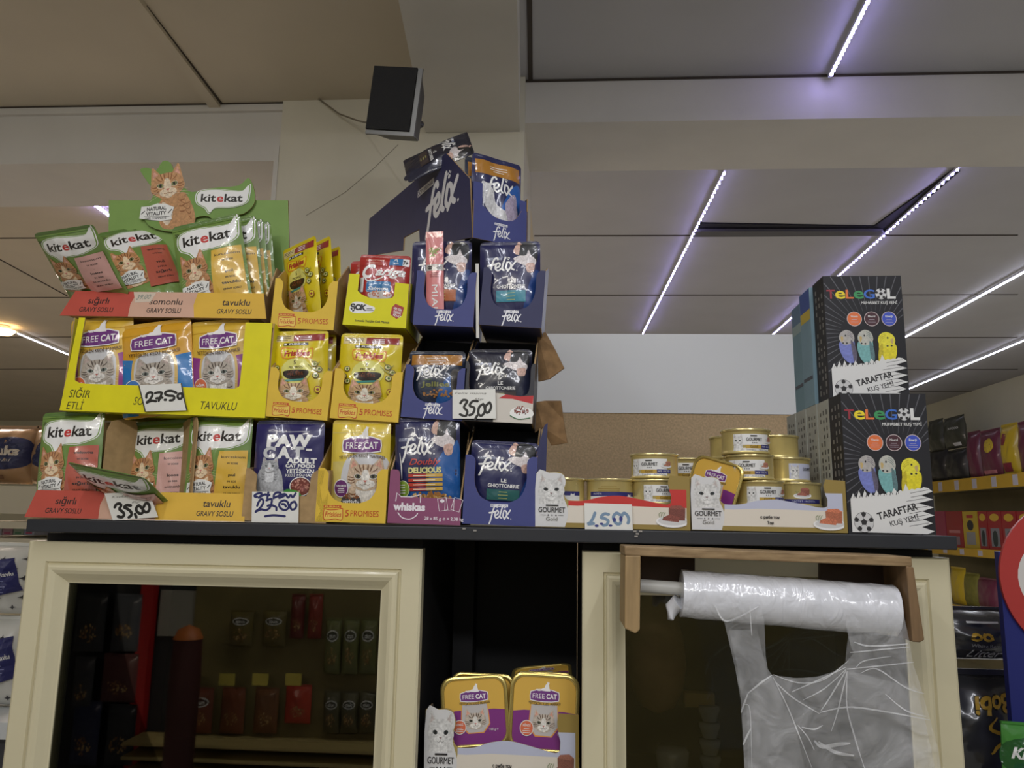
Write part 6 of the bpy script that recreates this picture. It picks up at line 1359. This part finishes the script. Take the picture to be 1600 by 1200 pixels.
# paper towel packs
YT = 1.62; WF = mat('white_wrap', (214, 214, 208), .3, 'foil', bump=.5, bs=14, coat=.5); STR = ink((60, 60, 64))
def towel_print(seed):
    p = Print(); r_ = random.Random(seed)
    for i in range(5):
        for j in range(6):
            x, y = -42+i*20+(j % 2)*9, 12+j*14; p.fill([(x-4, y), (x-1, y+1), (x, y+4), (x+1, y+1), (x+4, y), (x+1, y-1), (x, y-4), (x-1, y-1)], STR)
    p.fill([(8, 78), (38, 84), (47, 36), (18, 26)], ink((44, 46, 100)), False); p.text('Kağıt Havlu', 27, 56, 6, IW, 26, .02, 0, .2); lines(p, 27, 50, 20, 5, ink((130, 134, 180)), 4, 1)
    return p
zz1 = P(14, 1104, YT).z
px_soft('paper_towel_pack', 'white wrapped paper towels with navy label, lower pack at the left edge', 'paper towels', -70, 962, 40, 1100, YT, .13, WF, towel_print(1), 'paper towel packs', seed=3)
px_soft('paper_towel_pack', 'white wrapped paper towels with navy label, upper pack at the left edge', 'paper towels', -62, 848, 46, 958, YT, .13, WF, towel_print(2), 'paper towel packs', seed=6)
t = thing('low_display_table', 'pale low table under the paper towel packs', 'table', Matrix.Translation((P(-20, 1104, YT).x, YT, 0)))
m = MB(); m.box(-.22, .14, -.12, .14, zz1-.03, zz1, ink((206, 210, 212))); m.build('tabletop', t)
for sx in (-.2, .1):
    m = MB(); m.box(sx, sx+.03, -.1, .12, 0, zz1-.03, ink((60, 60, 64))); m.build('leg', t)
# ------------------------------------------------------------------ snack rack across the aisle, seen mirrored in the left glass
YR = -1.30; YV = 2*(YD-.008)-YR
def mir(x, y): q = P(x, y, YV); return Vector((q.x, YR, q.z))
RB = mat('rack_board', (120, 108, 66), .7, var=.15, vs=5); a, b = mir(296, 900), mir(640, 1240)
t = thing('snack_rack', 'snack rack across the aisle, mirrored in the dark left-hand glass', 'rack', Matrix.Translation((0, YR, 0)))
m = MB(); m.box(a.x, 2.6, -.06, -.03, 0, 1.5, RB); m.build('back_panel', t)  # mirrored stretch is real; the rest is added to darken the glass reflections
m = MB(); m.box(-3.2, a.x, -.075, -.06, 0, 1.5, mat('reflection_dark_board', (40, 40, 44), .6)); m.build('back_panel', t)  # added board, keeps the left glass from mirroring the grey background
m = MB(); c0, c1 = mir(213, 900), mir(233, 900); m.box(c0.x, c1.x, -.05, .0, 0, c0.z, mat('red_post', (170, 30, 32), .4)); m.build('post', t)
for y in (1158, 1180, 1205): z = mir(400, y).z; m = MB(); m.box(c1.x, b.x, -.03, .14, z-.012, z, mat('rack_shelf_wood', (176, 156, 104), .5)); m.build('shelf_board', t)
m = MB(); c = mir(236, 925); d = mir(300, 1000); m.box(c.x, d.x, -.06, -.04, d.z, c.z, mat('rack_grey_panel', (150, 148, 140), .6)); m.build('panel', t)
def hang_pack(x0, y0, x1, y1, col, label, oval=True, group='packets on the mirrored snack rack'):
    A, B = mir(x0, y1), mir(x1, y0); w_, h_ = B.x-A.x, B.z-A.z; M = Matrix.Translation(((A.x+B.x)/2, YR, A.z)) @ Matrix.Rotation(math.pi, 4, 'Z')
    p = Print()
    if oval: p.ell(0, 72, 36, 11, INW); p.ell(0, 72, 31, 8, ink(tuple(int(v*.5) for v in col))); p.text('snack' if 0 else 'nuts', 0, 68, 9, INW, 40, .03, .2)
    p.add(kibble(0, 34, 30, 16, 30, int(x0) % 50, [(190, 150, 90), (150, 104, 60), (210, 180, 130)]), 0, 0, 1)
    return soft('snack_packet', label, 'packet', M, w_, h_/1.05, .04, mat('pk_%d_%d_%d' % col, col, .35, coat=.4), p, group, seed=int(x0) % 9+1)
for k, x in enumerate((350, 402)): hang_pack(x, 955, x+40, 1012, (104, 92, 46), 'olive packet with white oval, upper row of the mirrored rack, %s' % ('beside the bare board' if k == 0 else 'next to the red packets'))
for k, x in enumerate((500, 528, 556)): hang_pack(x, 968, x+30, 1056, (110, 112, 66), 'green packet with white oval at the right of the mirrored rack, upper row, %s' % ('innermost', 'middle', 'outermost')[k])
for k, x in enumerate((498, 526, 554)): hang_pack(x, 1084, x+30, 1150, (84, 80, 54), 'green packet with white oval at the right of the mirrored rack, lower row, %s' % ('innermost', 'middle', 'outermost')[k])
for k, (x, c) in enumerate(((285, (120, 60, 40)), (335, (130, 70, 44)), (388, (120, 76, 44)))): hang_pack(x, 1078, x+42, 1150, c, 'brown packet under a yellow tag in the mirrored rack, %s' % ('innermost left', 'second', 'third beside the red one')[k], k == 0)
hang_pack(438, 1074, 482, 1134, (190, 60, 40), 'bright red packet in the middle of the mirrored rack', False)
for k, (x, c) in enumerate(((446, (110, 40, 36)), (474, (140, 50, 40)))): hang_pack(x, 930, x+26, 1000, c, 'dark red packet, upper row of the mirrored rack, %s' % ('left one' if k == 0 else 'right one'), False)
for k, x in enumerate((300, 354, 406, 458)):
    A, B = mir(x-13, 1071), mir(x+13, 1053); m = MB(); m.box(A.x, B.x, YR+.045, YR+.048, A.z, B.z, mat('yellow_tag', (214, 196, 90) if k < 3 else (226, 220, 150), .5)); tag(m.build('shelf_tag'), 'yellow price tag on the mirrored snack rack, %s' % ('first from the red post', 'second from the red post', 'third from the red post', 'fourth, above the red packet')[k], 'price tag', 'yellow tags on the mirrored rack')
# dark bags and a cap left of the red post
for k, (x0, y0, x1, y1, c) in enumerate(((104, 930, 160, 1020, (60, 62, 66)), (162, 930, 214, 1020, (74, 76, 84)), (100, 1030, 140, 1110, (66, 66, 72)), (146, 1025, 208, 1100, (96, 56, 56)), (96, 1100, 150, 1200, (44, 50, 80)), (152, 1105, 206, 1200, (50, 52, 58)))):
    hang_pack(x0, y0, x1, y1, c, ('grey packet top left in the mirrored aisle', 'grey packet beside the red post, top', 'dark packet at middle left of the mirrored aisle', 'dark red packet beside the red post', 'dark blue packet low at the left of the mirrored aisle', 'black packet low beside the red post')[k], False, 'dark packets left of the red post')
_m0 = mir
def mir(x, y): return P(x, y, 2*(YD-.008)-(YR+.36))
A = mir(264, 1240); m = MB(); k = mir(286, 1000).x-mir(264, 1000).x
m.lathe([(0, 0), (k, 0), (k*1.05, mir(264, 1060).z-A.z), (k*.95, mir(264, 1000).z-A.z)], mat('dark_red_drum', (66, 24, 24), .6), 24); m.lathe([(k*1.02, mir(264, 1000).z-A.z), (k*.7, mir(264, 985).z-A.z), (0, mir(264, 978).z-A.z)], mat('orange_lid', (176, 96, 40), .5), 24)
o = m.build('red_bin'); o.location = (A.x, YR+.36, A.z); tag(o, 'dark red bin with orange lid beside the mirrored snack rack', 'bin')
